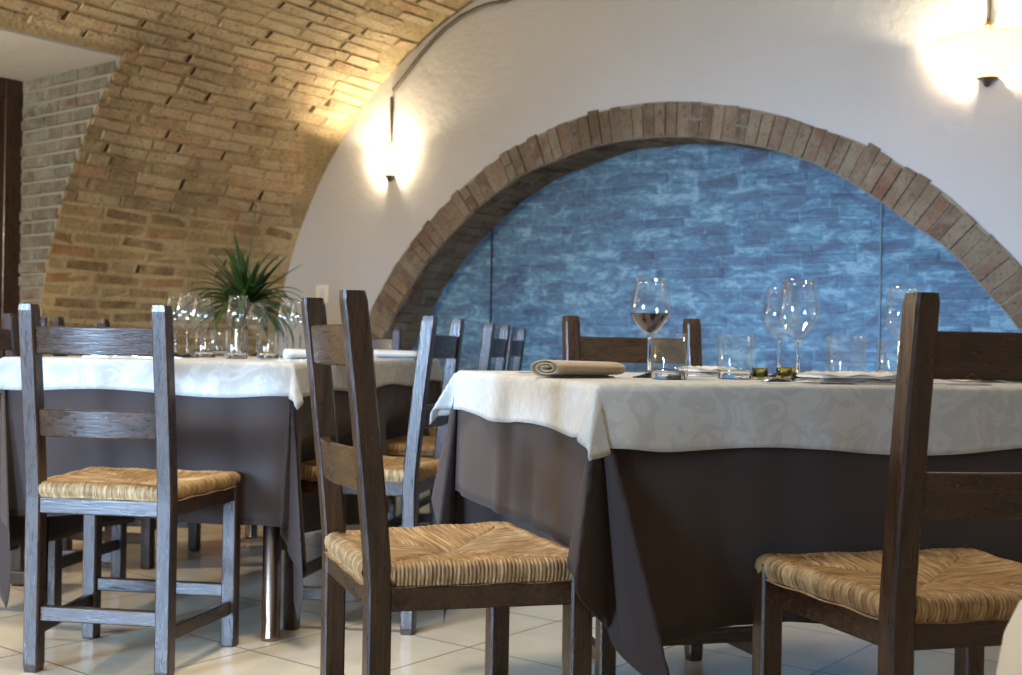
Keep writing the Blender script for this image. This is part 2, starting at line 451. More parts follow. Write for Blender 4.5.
# opening of the doorway through the left flank
ON0, ON1, OZ = -3.4, -1.62, 2.21
def a_of_z(z):   # arc length on the left flank at height z
    k = np.argmax(VP[:, 1]); return float(np.interp(z, VP[:k, 1], VARC[:k]))
A_OPEN = a_of_z(OZ); A_WALL = a_of_z(1.55); A_END = VARC[6 + 43]

def vault_shell(name, a0, a1, mats, bricks, label):
    mb = MB()
    cuts = sorted(set([a0, a1] + ([A_OPEN] if a0 < A_OPEN < a1 else []) + list(np.arange(a0 + 0.08, a1 - 0.02, 0.08))))
    ns = [0.05, ON1, ON0, N_BACK]
    for i in range(len(cuts) - 1):
        for j in range(3):
            if j == 1 and cuts[i+1] <= A_OPEN + 1e-6: continue
            q = []
            for (a, n) in ((cuts[i], ns[j]), (cuts[i+1], ns[j]), (cuts[i+1], ns[j+1]), (cuts[i], ns[j+1])):
                s, z, _, _ = vat(a); q.append(W(s, n, z))
            mb.add(q, [(3, 2, 1, 0)], 0, RNG.random())
    if bricks:
        row = 0; a = a0 + 0.004
        while a < a1 - 0.03:
            hgt = (0.060 if a0 > 0 else 0.053) + RNG.normal()*0.005
            n = 0.0 - (RNG.random()*0.26)
            lim = -6.0
            while n > lim:
                ln = 0.265 + RNG.normal()*0.022
                if RNG.random() < 0.10: ln *= 0.55
                n1_ = n - ln
                lo, hi = n1_, n
                if a < A_OPEN + 0.012:
                    if hi > ON1 > lo: lo = ON1 + 0.004
                    elif hi <= ON1 and lo >= ON0: n = n1_ - 0.012; continue
                    elif hi > ON0 > lo: hi = ON0 - 0.004
                if hi - lo > 0.03:
                    pr = (0.003 if a0 > 0 else 0.0015) + RNG.random()*(0.007 if a0 > 0 else 0.004)
                    sk = RNG.normal()*0.005
                    base, top = [], []
                    for (da, nn) in ((0, hi), (hgt, hi), (hgt, lo), (0, lo)):
                        s, z, is_, iz = vat(a + da + sk*(1 if nn == hi else -1))
                        base.append(W(s - is_*0.004, nn, z - iz*0.004))
                        ins = 0.004 + RNG.random()*0.004
                        aa = a + da + sk*(1 if nn == hi else -1) + (ins if da == 0 else -ins)
                        s, z, is_, iz = vat(aa); p2 = pr + RNG.normal()*0.002
                        top.append(W(s + is_*p2, nn + (-ins if nn == hi else ins), z + iz*p2))
                    mb.add(base + top, [(4, 5, 6, 7)[::-1], (0, 1, 5, 4), (1, 2, 6, 5), (2, 3, 7, 6), (3, 0, 4, 7)], 1, RNG.random())
                if RNG.random() < (0.22 if a0 > 0 else 0.03) and hi - lo > 0.03:
                    s, z, is_, iz = vat(a + hgt*0.1); s2, z2, i2, iz2 = vat(a + hgt*0.95)
                    gw = 0.010 + RNG.random()*0.012
                    nn_ = [lo - gw, lo + 0.001, lo + 0.004, lo - gw + 0.006]
                    pts = [(s, z, is_, iz, nn_[0]), (s, z, is_, iz, nn_[1]), (s2, z2, i2, iz2, nn_[2]), (s2, z2, i2, iz2, nn_[3])]
                    if ON1 + .02 < lo - gw or a > A_OPEN + .02:
                        mb.add([W(p_[0] + p_[2]*0.0016, p_[4], p_[1] + p_[3]*0.0016) for p_ in pts], [(3, 2, 1, 0), ], 2, RNG.random())
                        n1_ -= gw
                n = n1_ - ((0.004 if a0 > 0 else 0.014) + abs(RNG.normal())*0.004 + (0.012 if RNG.random() < 0.12 else 0))
            a += hgt + (0.006 if a0 > 0 else 0.014) + abs(RNG.normal())*0.002
    return struct(name, mb, mats, label=label)
vault_shell('wall_left', 0.0, A_WALL, [MORTAR2, BRICK2, GAP], True, 'yellow-brown brick side wall curving up into the vault')
vault_shell('ceiling', A_WALL, A_END, [MORTAR, BRICK, GAP], True, 'brick barrel vault overhead lit warm by the wall lamps')
mb = MB()
i0 = 6 + 43
for i in range(i0, len(VP) - 1):
    mb.add([W(VP[i][0], 0.05, VP[i][1]), W(VP[i+1][0], 0.05, VP[i+1][1]), W(VP[i+1][0], N_BACK, VP[i+1][1]), W(VP[i][0], N_BACK, VP[i][1])], [(3, 2, 1, 0)])
struct('wall_right', mb, PLASTER, smooth=True)
# floor
mb = MB()
mb.add([(-9, -5, 0), (9, -5, 0), (9, 12, 0), (-9, 12, 0)], [(0, 1, 2, 3)])
struct('floor', mb, TILE, label='glossy cream tiled floor')

# ---- doorway in the left flank: plaster soffit, brick jamb, door
SB = -2.34
mb = MB()
s_in = vat(A_OPEN)[0]
mb.add([W(s_in + 0.012, ON1, OZ), W(s_in + 0.012, ON0, OZ), W(SB - 0.3, ON0, OZ), W(SB - 0.3, ON1, OZ),
        W(s_in + 0.012, ON1, OZ + .03), W(s_in + 0.012, ON0, OZ + .03), W(SB - 0.3, ON0, OZ + .03), W(SB - 0.3, ON1, OZ + .03)],
       [(0, 1, 2, 3), (4, 7, 6, 5), (0, 4, 5, 1), (1, 5, 6, 2), (2, 6, 7, 3), (3, 7, 4, 0)])
struct('trim_1', mb, PLASTER, label='flat white plaster soffit of the doorway in the brick wall')
mb = MB()
# far jamb plane at n = ON1 : from the vault profile out to the door
zs_ = np.linspace(0, OZ, 24)
def s_flank(z):
    k = np.argmax(VP[:, 1]); return float(np.interp(z, VP[:k, 1], VP[:k, 0])) if z > 1e-6 else VP[0, 0]
for z0, z1 in zip(zs_[:-1], zs_[1:]):
    mb.add([W(s_flank(z0 + 1e-5), ON1, z0), W(SB - .3, ON1, z0), W(SB - .3, ON1, z1), W(s_flank(z1), ON1, z1)], [(0, 1, 2, 3)], 0, RNG.random())
    mb.add([W(s_flank(z0 + 1e-5), ON0, z0), W(SB - .3, ON0, z0), W(SB - .3, ON0, z1), W(s_flank(z1), ON0, z1)], [(3, 2, 1, 0)], 0, RNG.random())
z = 0.01
while z < OZ - 0.05:
    sa = s_flank(z + 0.03) - 0.006; ss = sa
    while ss > SB:
        ln = 0.12 + RNG.random()*0.14; e0 = max(ss - ln, SB); pr = 0.004 + RNG.random()*0.008; ins = 0.006
        if ss - e0 > 0.03:
            s_lo, s_hi = e0, ss
            s_hi_t = min(s_hi, s_flank(z + 0.058) - 0.004) if ss == sa else s_hi
            sh_b = min(s_hi, s_flank(z) - 0.004 + 0.03)
            base = [W(s_hi, ON1 + .002, z), W(s_hi_t, ON1 + .002, z + .058), W(s_lo, ON1 + .002, z + .058), W(s_lo, ON1 + .002, z)]
            top = [W(s_hi - ins, ON1 - pr, z + ins), W(s_hi_t - ins, ON1 - pr, z + .058 - ins), W(s_lo + ins, ON1 - pr, z + .058 - ins), W(s_lo + ins, ON1 - pr, z + ins)]
            mb.add(base + top, [(4, 5, 6, 7)[::-1], (0, 1, 5, 4), (1, 2, 6, 5), (2, 3, 7, 6), (3, 0, 4, 7)], 1, RNG.random())
        ss = e0 - 0.010
    z += 0.069
struct('trim_2', mb, [plaster_mat('grey_jamb_mortar', (0.23, 0.24, 0.22), (0.32, 0.33, 0.31)), JAMBB], label='grey washed brick jamb beside the dark door')
# door set deep in the opening: frame flush with the jamb end
def wbox(mb, s0, s1, n0, n1, z0, z1, bev=0.004, mat=0):
    mb.box((s0, n0, z0), (s1, n1, z1), bev, mat, xf=lambda a, b_, c: W(a, b_, c))
SDOOR = -2.06
mb = MB()
wbox(mb, SDOOR - 0.13, SDOOR, ON1 - 0.10, ON1 - 0.001, 0, OZ - 0.004)
wbox(mb, SDOOR - 0.13, SDOOR, ON0 + 0.001, ON0 + 0.10, 0, OZ - 0.004)
wbox(mb, SDOOR - 0.13, SDOOR, ON0 + 0.1, ON1 - 0.10, OZ - 0.11, OZ - 0.004)
door = struct('door_1', mb, DOORW, label='dark wooden glazed door in a deep frame')
mb = MB()
a_, b_ = ON0 + 0.1, ON1 - 0.1
m_ = (a_ + b_) / 2
for (n0, n1) in ((a_, m_ - 0.002), (m_ + 0.002, b_)):
    wbox(mb, SDOOR - 0.10, SDOOR - 0.05, n0, n0 + 0.09, 0.01, OZ - 0.115)
    wbox(mb, SDOOR - 0.10, SDOOR - 0.05, n1 - 0.09, n1, 0.01, OZ - 0.115)
    wbox(mb, SDOOR - 0.10, SDOOR - 0.05, n0 + 0.09, n1 - 0.09, 0.01, 0.75)
    wbox(mb, SDOOR - 0.10, SDOOR - 0.05, n0 + 0.09, n1 - 0.09, OZ - 0.22, OZ - 0.115)
lf = struct('door_leaf', mb, DOORW, door)
mb = MB()
for (n0, n1) in ((a_, m_), (m_, b_)): wbox(mb, SDOOR - 0.08, SDOOR - 0.07, n0 + 0.08, n1 - 0.08, 0.74, OZ - 0.2, 0)
struct('door_pane', mb, PANE, lf)
mb = MB()
p = np.array([(SDOOR - 0.05, b_ - 0.05, 1.02), (SDOOR - 0.0, b_ - 0.05, 1.02), (SDOOR + 0.005, b_ - 0.15, 1.02)])
mb.tube([W(*q) for q in p], 0.009)
struct('door_handle', mb, BRASS, lf)

# ---- arched end wall
ARO = np.array([(-1.265, 0.6), (-1.165, 0.83), (-1.05, 1.03), (-0.965, 1.16), (-0.831, 1.335), (-0.660, 1.487), (-0.442, 1.651), (-0.145, 1.832), (0.169, 1.950), (0.545, 2.028), (0.781, 2.047), (1.007, 2.032), (1.222, 1.990), (1.428, 1.932), (1.721, 1.828), (1.905, 1.750), (2.122, 1.617), (2.273, 1.506), (2.439, 1.349), (2.547, 1.232), (2.68, 1.05), (2.80, 0.83), (2.87, 0.60)])
ARI = np.array([(-1.083, 0.6), (-1.015, 0.75), (-0.900, 0.92), (-0.789, 1.087), (-0.645, 1.265), (-0.505, 1.395), (-0.351, 1.515), (-0.176, 1.640), (0.105, 1.759), (0.263, 1.801), (0.597, 1.861), (0.805, 1.870), (1.01, 1.857), (1.249, 1.817), (1.42, 1.774), (1.624, 1.696), (1.909, 1.555), (2.125, 1.391), (2.257, 1.284), (2.461, 1.089), (2.578, 0.951), (2.66, 0.78), (2.715, 0.60)])
PC = (0.75, 0.55)
def polar(P):
    th = np.arctan2(P[:, 1] - PC[1], P[:, 0] - PC[0]); r = np.hypot(P[:, 0] - PC[0], P[:, 1] - PC[1])
    o = np.argsort(th); th, r = th[o], r[o]
    # light smoothing
    rr = r.copy(); rr[1:-1] = 0.25*r[:-2] + 0.5*r[1:-1] + 0.25*r[2:]
    return th, rr
TO, RO = polar(ARO); TI, RI = polar(ARI)
def arch(th, outer):
    T, R = (TO, RO) if outer else (TI, RI)
    r = float(np.interp(th, T, R))
    return PC[0] + r*math.cos(th), PC[1] + r*math.sin(th)
TH0 = max(TO[0], TI[0]); TH1 = min(TO[-1], TI[-1])
def ring_pts(outer, n=90):
    pts = [arch(t, outer) for t in np.linspace(TH0, TH1, n)]
    # carry the legs of the arch down to the floor with the curve's own lean
    (sr, zr), (sl, zl) = pts[0], pts[-1]
    right = [(sr + 0.06*math.sin((1 - zz/zr)*math.pi/2), zz) for zz in np.linspace(0, zr, 14)[:-1]]
    left = [(sl - 0.10*math.sin((1 - zz/zl)*math.pi/2), zz) for zz in np.linspace(zl, 0, 14)[1:]]
    return np.array(right + pts + left)
RGO, RGI = ring_pts(True), ring_pts(False)
k = int(np.argmax(RGO[:, 1]))
def outer_z(s):
    if s <= RGO[-1, 0] or s >= RGO[0, 0]: return 0.0
    if s > RGO[k, 0]: return float(np.interp(s, RGO[:k+1][::-1, 0], RGO[:k+1][::-1, 1]))
    return float(np.interp(s, RGO[k:][::-1, 0], RGO[k:][::-1, 1]))
mb = MB()
ss = np.unique(np.r_[np.linspace(VP[0, 0] - 0.03, VP[0, 0] + 0.15, 10), np.linspace(-1.78, 4.82, 180), RGO[:, 0], RGO[0, 0] + 1e-4, RGO[-1, 0] - 1e-4])
for sa, sb in zip(ss[:-1], ss[1:]):
    top = [vz(min(max(q, VP[0, 0] + 1e-4), 4.79)) + 0.06 for q in (sa, sb)]
    za, zb = outer_z(sa), outer_z(sb)
    if za == 0 and zb > 0.3: za = zb
    if zb == 0 and za > 0.3: zb = za
    top = [max(t, z_ + .01) for t, z_ in zip(top, (za, zb))]
    mb.add([W(sa, 0, za), W(sb, 0, zb), W(sb, 0, top[1]), W(sa, 0, top[0])], [(0, 1, 2, 3)])
struct('wall_end', mb, PLASTER, label='white plaster wall with the wide brick arch')
# voussoirs: brick ring with intrados
DEP = 0.29
def resample(P, d):
    L = np.r_[0, np.cumsum(np.hypot(*np.diff(P, axis=0).T))]; n = int(L[-1]/d)
    t = np.linspace(0, L[-1], n + 1); return np.c_[np.interp(t, L, P[:, 0]), np.interp(t, L, P[:, 1])], n
NB = resample(RGO, 0.066)[1]
def resn(P, n):
    L = np.r_[0, np.cumsum(np.hypot(*np.diff(P, axis=0).T))]; t = np.linspace(0, L[-1], n + 1)
    return np.c_[np.interp(t, L, P[:, 0]), np.interp(t, L, P[:, 1])]
QO, QI = resn(RGO, NB), resn(RGI, NB)
mb = MB()
for i in range(NB):
    g = 0.035
    ou0, ou1 = QO[i]*(1-g) + QO[i+1]*g, QO[i]*g + QO[i+1]*(1-g)
    in0, in1 = QI[i]*(1-g) + QI[i+1]*g, QI[i]*g + QI[i+1]*(1-g)
    jo = 1 + RNG.normal()*0.045
    ou0 = in0 + (ou0 - in0)*jo; ou1 = in1 + (ou1 - in1)*(jo + RNG.normal()*0.02)
    # a voussoir is sometimes two half bricks
    splits = [(0, 1)] if RNG.random() < 0.93 else ([(0, 0.49), (0.505, 1)])
    for (r0, r1) in splits:
        a0_, a1_ = in0 + (ou0-in0)*r0, in0 + (ou0-in0)*r1
        b0_, b1_ = in1 + (ou1-in1)*r0, in1 + (ou1-in1)*r1
        pf = 0.006 + RNG.random()*0.012; cen = (a0_ + a1_ + b0_ + b1_)/4
        q = [a0_, b0_, b1_, a1_]; ti = [c_ + (cen - c_)/max(np.linalg.norm(cen - c_), 1e-3)*0.005 for c_ in q]
        vs = [W(*c_, 0.03) if False else W(c_[0], 0.03, c_[1]) for c_ in q] + [W(c_[0], -pf, c_[1]) for c_ in ti]
        mb.add(vs, [(4, 5, 6, 7), (0, 4, 7, 3), (1, 2, 6, 5), (0, 1, 5, 4), (2, 3, 7, 6)], 1, RNG.random())
    # soffit bricks going in
    nseg = [0.0, 0.15 + RNG.normal()*0.02, DEP + 0.02]
    for (d0, d1) in zip(nseg[:-1], nseg[1:]):
        up = (ou0 - in0)/np.linalg.norm(ou0 - in0)*(0.003 + RNG.random()*0.01)
        d0_ = d0 + 0.004 if d0 > 0 else d0 - 0.004
        vs = [W(in0[0] + up[0], d0_, in0[1] + up[1]), W(in1[0] + up[0], d0_, in1[1] + up[1]), W(in1[0] + up[0], d1, in1[1] + up[1]), W(in0[0] + up[0], d1, in0[1] + up[1])]
        vs += [W(in0[0] + up[0]*4, d0_, in0[1] + up[1]*4), W(in1[0] + up[0]*4, d0_, in1[1] + up[1]*4), W(in1[0] + up[0]*4, d1, in1[1] + up[1]*4), W(in0[0] + up[0]*4, d1, in0[1] + up[1]*4)]
        mb.add(vs, [(0, 1, 2, 3), (0, 3, 7, 4), (1, 5, 6, 2), (3, 2, 6, 7), (0, 4, 5, 1)], 1, RNG.random())
# mortar body behind the bricks
for i in range(NB):
    for (p0, p1, p2, p3) in ((QI[i], QI[i+1], QO[i+1], QO[i]),):
        mb.add([W(p0[0], -0.003, p0[1]), W(p1[0], -0.003, p1[1]), W(p2[0], -0.003, p2[1]), W(p3[0], -0.003, p3[1])], [(0, 1, 2, 3)], 0, RNG.random())
    u0 = QI[i] + (QO[i]-QI[i])*0.1; u1 = QI[i+1] + (QO[i+1]-QI[i+1])*0.1
    mb.add([W(u0[0], 0, u0[1]), W(u1[0], 0, u1[1]), W(u1[0], DEP+.02, u1[1]), W(u0[0], DEP+.02, u0[1])], [(0, 1, 2, 3)], 0, RNG.random())
struct('trim_3', mb, [plaster_mat('arch_mortar', (0.25, 0.22, 0.17), (0.36, 0.32, 0.26)), ARCHB], label='brick arch ring framing the blue recess')
# blue brick back of the recess
mb = MB()
mb.add([W(-2.2, DEP, 0), W(3.4, DEP, 0), W(3.4, DEP, 2.3), W(-2.2, DEP, 2.3)], [(0, 1, 2, 3)], 0, 0.45)
z = 0.0; row = 0
while z < 2.2:
    hh = 0.050 + RNG.normal()*0.005; s = -1.9 - RNG.random()*0.25
    while s < 3.3:
        ln = 0.22 + RNG.normal()*0.04
        if RNG.random() < .15: ln *= .5
        pr = 0.001 + RNG.random()*0.005; ins = 0.008
        zj = RNG.normal()*0.004
        b4 = [(s, z+zj), (s+ln, z-zj), (s+ln, z+hh-zj), (s, z+hh+zj)]
        t4 = [(s+ins, z+zj+ins), (s+ln-ins, z-zj+ins), (s+ln-ins, z+hh-zj-ins), (s+ins, z+hh+zj-ins)]
        mb.add([W(a, DEP + .001, c) for a, c in b4] + [W(a, DEP - pr, c) for a, c in t4], [(4, 5, 6, 7), (0, 4, 7, 3), (1, 2, 6, 5), (0, 1, 5, 4), (2, 3, 7, 6)], 1, RNG.random())
        s += ln + 0.006
    z += hh + 0.006
struct('wall_recess', mb, [BLUEM, BLUE], label='blue-washed brick wall at the back of the arched recess')
for i, (sx, col) in enumerate(((-0.37, (0.03, 0.035, 0.06)), (1.90, (0.16, 0.24, 0.30)))):
    mb = MB(); wbox(mb, sx - 0.003, sx + 0.003, DEP - 0.016, DEP - 0.010, 0, 1.86 if i == 0 else 1.62, 0)
    struct('trim_%d' % (4 + i), mb, plain('seam_strip_%d' % i, col, 0.5), label='thin vertical strip over the blue wall')
# ---- back wall with the daylight window (behind the camera)
mb = MB()
z0w, z1w = 0.55, 2.15
WIN = ((0.95, 2.25), (3.35, 4.35))
cuts = [-1.95, 0.95, 2.25, 3.35, 4.35, 4.85]
for i in range(5):
    for (za, zb) in (((0, 3.1),) if i % 2 == 0 else ((0, z0w), (z1w, 3.1))):
        sa, sb = cuts[i], cuts[i+1]
        mb.add([W(sa, N_BACK, za), W(sb, N_BACK, za), W(sb, N_BACK, zb), W(sa, N_BACK, zb)], [(3, 2, 1, 0)])
struct('wall_back', mb, PLASTER)
for i, (w0, w1) in enumerate(WIN):
    mb = MB()
    for (sa, sb, za, zb) in ((w0, w0+.05, z0w, z1w), (w1-.05, w1, z0w, z1w), (w0+.05, w1-.05, z0w, z0w+.05), (w0+.05, w1-.05, z1w-.05, z1w)):
        wbox(mb, sa, sb, N_BACK - 0.05, N_BACK + 0.01, za, zb)
    struct('window_%d' % (i + 1), mb, DOORW)

# ---- conduit following the vault, and lamp rods
def iv(path, r, name, mat, label, cat='conduit'):
    mb = MB(); mb.tube(path, r, 8); o = link(name, mb.mesh(name, mat, True)); return tag(o, label, cat)
PXC = [(393.7, 90.4), (403, 78), (419.7, 56), (433.4, 39.7), (444.4, 28.8), (460.8, 16.4), (477, 8.2), (488, 4), (504.6, 1), (540, -14), (600, -30)]
def hitwall(x, y, off=0.0):
    r = math.radians(0.977); a, b_ = x - 511, y - 348.3
    u = a*math.cos(r) + b_*math.sin(r); v = -a*math.sin(r) + b_*math.cos(r)
    d = np.array([u/1182., 1.0]); zz = -v/1182.
    n0 = -WY*ND[1]; t = (off - n0)/(d @ ND)
    p = d*t; s, n = toW(*p); return s, H_EYE + t*zz
cp = [hitwall(x, y, -0.015) for x, y in PXC]
iv([W(s, -0.015, z) for s, z in cp], 0.011, 'conduit', IRON, 'dark conduit curving along the wall just under the brick vault')
s0c, z0c = cp[0]

# ---- wall sconces
def sconce(px, rim_y, cap_y, R, label, rods):
    s0, zr = hitwall(px, rim_y, 0.0); _, zc = hitwall(px, cap_y, 0.0)
    zc = zc + 0.01
    root = empty('wall_sconce', W(s0, 0, zr), ROOM_ANG, label, 'wall lamp', 'glowing half-bowl wall lamps')
    hgt = zr - zc
    mb = MB(); prof = []
    for t in np.linspace(0, 1, 14):
        prof.append((R*(0.17 + 0.83*t**0.62 if t > 0 else 0.17), -hgt + hgt*t**1.25))
    inner = [(r_ - 0.005, z_ + 0.003) for r_, z_ in prof[::-1]]
    full = prof + [(R + 0.006, 0.004)] + inner
    mb.lathe(full, 28, (0, -0.030), -math.pi, 0.0)
    link('lamp_shade', mb.mesh('lamp_shade', SHADE, True), root)
    mb = MB()
    mb.lathe([(0.0, -hgt - 0.035), (0.010, -hgt - 0.03), (0.020, -hgt - 0.012), (R*0.22, -hgt), (R*0.22, -hgt + 0.006), (0, -hgt + 0.006)], 20, (0, -0.02), -math.pi, math.pi)
    link('finial', mb.mesh('finial', IRON, True), root)
    mb = MB(); mb.box((-0.02, -0.010, -hgt*0.9), (0.02, -0.001, -0.04), 0.003); mb.box((-0.008, -0.05, -hgt - 0.004), (0.008, -0.001, -hgt + 0.006), 0.002)
    link('wall_plate', mb.mesh('wall_plate', BRASS), root)
    mb = MB(); mb.tube([(0, -0.012, 0.0 - hgt*0.3), (0, -0.012, rods)], 0.0085, 8)
    rod = link('supply_rod', mb.mesh('supply_rod', IRON, True), root)
    if px > 900:
        mb = MB(); mb.lathe([(0.009, 0.060), (0.016, 0.062), (0.022, 0.072), (0.016, 0.082), (0.009, 0.084)], 14, (0, -0.012))
        link('brass_joint', mb.mesh('brass_joint', BRASS, True), rod)
    return root, s0, zr, hgt
sc1, s1_, zr1, h1 = sconce(392, 149, 178, 0.150, 'small glowing bowl wall lamp at the left, near the brick vault', 0.30)
sc2, s2_, zr2, h2 = sconce(989, 44, 82, 0.205, 'larger glowing bowl wall lamp above the right end of the arch', 0.30)
point('sconce_bulb_left', W(s1_ - 0.02, -0.06, zr1 - 0.045), 28, (1.0, 0.80, 0.52), 0.03)
point('sconce_bulb_right', W(s2_ - 0.03, -0.07, zr2 - 0.06), 30, (1.0, 0.80, 0.52), 0.03)
# light switch plate
s_, z_ = hitwall(323, 294)
root = empty('light_switch', W(s_, 0, z_), ROOM_ANG, 'pale light switch plate on the plaster wall below the left lamp', 'switch')
mb = MB(); mb.box((-0.055, -0.010, -0.055), (0.055, -0.0005, 0.055), 0.003); plate = link('plate', mb.mesh('plate', SWITCHM), root)
mb = MB(); mb.box((-0.02, -0.014, -0.03), (0.02, -0.0095, 0.03), 0.002); link('rocker', mb.mesh('rocker', CHINA), plate)

# ================================================================== CHAIRS
WR, WF, DD, A_, B_ = 0.174, 0.204, 0.344, 0.0200, 0.0200
TOPZ, LEAN, ZB = 0.920, 0.050, 0.447
def sy(z): return 0.0 if z < ZB else -LEAN*((z - ZB)/(TOPZ - ZB))**1.15
def rear_leg(sgn):
    mb = MB(); zs = [0.0, 0.02, 0.40, 0.44, 0.48, 0.54, 0.62, 0.70, 0.78, 0.86, 0.905, TOPZ]
    sec = []
    b = 0.004
    for i, z in enumerate(zs):
        k = 1.0 if 0 < i < len(zs) - 1 else 0.90
        a, d = A_*k, B_*k
        yo = sy(z)
        sec.append([(sgn*WR + x, yo + y, z) for x, y in ((-a+b, -d), (a-b, -d), (a, -d+b), (a, d-b), (a-b, d), (-a+b, d), (-a, d-b), (-a, -d+b))])
    P = np.array(sec).transpose(1, 0, 2); mb.grid(P, close_u=True)
    mb.add(sec[0], [list(range(8))[::-1]]); mb.add(sec[-1], [list(range(8))])
    return mb.mesh('leg', WOODZ)
def front_leg(sgn):
    mb = MB(); mb.box((sgn*WF - A_, DD - B_, 0), (sgn*WF + A_, DD + B_, 0.468), 0.004); return mb.mesh('leg', WOODZ)
def back_rail(z0, z1, bow=0.026, th=0.018, crown=0.0):
    """slat tenoned between the stiles, bowed to the rear"""
    mb = MB(); xs = np.linspace(-WR + A_*0.6, WR - A_*0.6, 17); rings = []
    for x in xs:
        t = 1 - (x/WR)**2; y0 = -bow*t
        zt = z1 + crown*t
        e = 0.003
        r = []
        for (yy, zz) in ((-th/2, z0 + e), (-th/2, zt - e), (-th/2 + e, zt), (th/2 - e, zt), (th/2, zt - e), (th/2, z0 + e), (th/2 - e, z0), (-th/2 + e, z0)):
            r.append((x, sy(zz) + y0 + yy + 0.004, zz))
        rings.append(r)
    P = np.array(rings).transpose(1, 0, 2); mb.grid(P, close_u=True, flip=True)
    mb.add(rings[0], [list(range(8))]); mb.add(rings[-1], [list(range(8))[::-1]])
    return mb.mesh('back_rail', WOODX)
def bar(p0, p1, hw, z0, z1, name, mat):
    mb = MB(); d = Vector((p1[0]-p0[0], p1[1]-p0[1], 0)); L = d.length; d.normalize(); nrm = Vector((-d.y, d.x, 0))
    mb.box((0, -hw, z0), (L, hw, z1), 0.003, xf=lambda x, y, z: (p0[0] + d.x*x + nrm.x*y, p0[1] + d.y*x + nrm.y*y, z))
    return mb.mesh(name, mat)
def rush_seat():
    mb = MB()
    # outline corners (rear-left, rear-right, front-right, front-left), a little proud of the frame
    P = [np.array(q) for q in ((-WR - .006, -0.012), (WR + .006, -0.012), (WF + .012, DD + .018), (-WF - .012, DD + .018))]
    cen = (P[0] + P[1] + P[2] + P[3])/4
    uvs = []
    for e in range(4):
        p0, p1 = P[e], P[(e+1) % 4]; d = p1 - p0; L = np.linalg.norm(d); d = d/L; inn = np.array([-d[1], d[0]])
        hc = (cen - p0) @ inn; xc = (cen - p0) @ d
        trim = 0.024
        nst = int((L - 2*trim)/0.0066); ns = nst*4 + 1
        U = np.linspace(trim, L - trim, ns); rows = []
        for iu, u in enumerate(U):
            # distance to the diagonals
            Lr = hc*(u/xc if u < xc else (L - u)/(L - xc))
            ph = (u - trim)/((L - 2*trim)/nst)*2*math.pi
            rg = 0.0028*(abs(math.cos(ph/2)) - 0.5)*(1 + 0.35*math.sin(iu*0.7 + e))
            wob = 0.0012*math.sin(u*55 + e*2) 
            col = []
            R = 0.0185
            prof = [(-0.012, -0.020), (-0.002, -0.0195), (-0.0005 - 0.006, -0.012), (-0.010, -0.002), (-0.008, 0.008), (-0.002, 0.014), (0.006, 0.017), (0.016, 0.0175)]
            base = 0.4595
            for (ro, zo) in prof:
                a = math.atan2(zo, -ro + 0.006)
                col.append((u, min(ro + 0.0 - rg*0.8, 1e9), base + zo + rg*max(0.0, (zo + 0.02)/0.04)*0.9 + wob))
            for t in np.linspace(0.12, 1.0, 9):
                rr = max(0.018, t*Lr) if t > 0.12 else max(0.018, 0.12*Lr)
                dip = 0.017*min(1.0, rr/hc)**0.8 + (0.004 if t > 0.97 else 0)
                col.append((u, rr, base + 0.0175 - dip + rg*0.9 + wob))
            rows.append([(p0[0] + d[0]*c[0] + inn[0]*c[1], p0[1] + d[1]*c[0] + inn[1]*c[1], c[2]) for c in col])
            uvs += [((u + e*0.7), j/len(col)*0.3) for j in range(len(col))]
        mb.grid(np.array(rows))
    # padded underside so the seat is a solid body
    n0 = len(mb.v)
    mb.add([(p[0]*0.93, p[1]*0.97 + 0.005, 0.441) for p in P], [(3, 2, 1, 0)]); uvs += [(0, 0)]*4
    # rolled corners between the panels
    for i, p in enumerate(P):
        if i < 2: continue
        o = len(mb.v); c = p + (cen - p)/np.linalg.norm(cen - p)*0.030
        prof = [(0.004, 0.479), (0.020, 0.4775), (0.031, 0.470), (0.034, 0.459), (0.031, 0.447), (0.018, 0.4405)]
        mb.lathe(prof, 16, (c[0], c[1])); uvs += [(k*0.1, 0.1) for k in range(len(mb.v) - o)]
    mb.uv = uvs
    return mb.mesh('seat', RUSH, True)
MESH = dict(rl=rear_leg(-1), rr=rear_leg(1), fl=front_leg(-1), fr=front_leg(1),
            top=back_rail(0.797, 0.866), mid=back_rail(0.592, 0.661, 0.030), seat=rush_seat(),
            st_r=bar((-WR, 0), (WR, 0), 0.009, 0.128, 0.166, 'stretcher', WOODX),
            st_f=bar((-WF, DD), (WF, DD), 0.009, 0.134, 0.170, 'stretcher', WOODX),
            st_l=bar((-WR, 0), (-WF, DD), 0.010, 0.088, 0.126, 'stretcher', WOODY),
            st_g=bar((WR, 0), (WF, DD), 0.010, 0.088, 0.126, 'stretcher', WOODY))
def seat_frame():
    mb = MB()
    for p0, p1 in (((-WR, 0), (WR, 0)), ((-WF, DD), (WF, DD)), ((-WR, 0), (-WF, DD)), ((WR, 0), (WF, DD))):
        d = Vector((p1[0]-p0[0], p1[1]-p0[1], 0)); L = d.length; d.normalize(); nr = Vector((-d.y, d.x, 0))
        off = {True: 0.005, False: 0.005}[True]
        sg = -1 if (p0[1] == p1[1] == 0 or (p0[0] > 0 and p0[1] != p1[1])) else 1
        mb.box((A_*0.8, -0.011 + sg*off, 0.399), (L - A_*0.8, 0.011 + sg*off, 0.4405), 0.003, xf=lambda x, y, z, p0=p0, d=d, nr=nr: (p0[0] + d.x*x + nr.x*y, p0[1] + d.y*x + nr.y*y, z))
    return mb.mesh('seat_frame', WOODX)
MESH['frame'] = seat_frame()
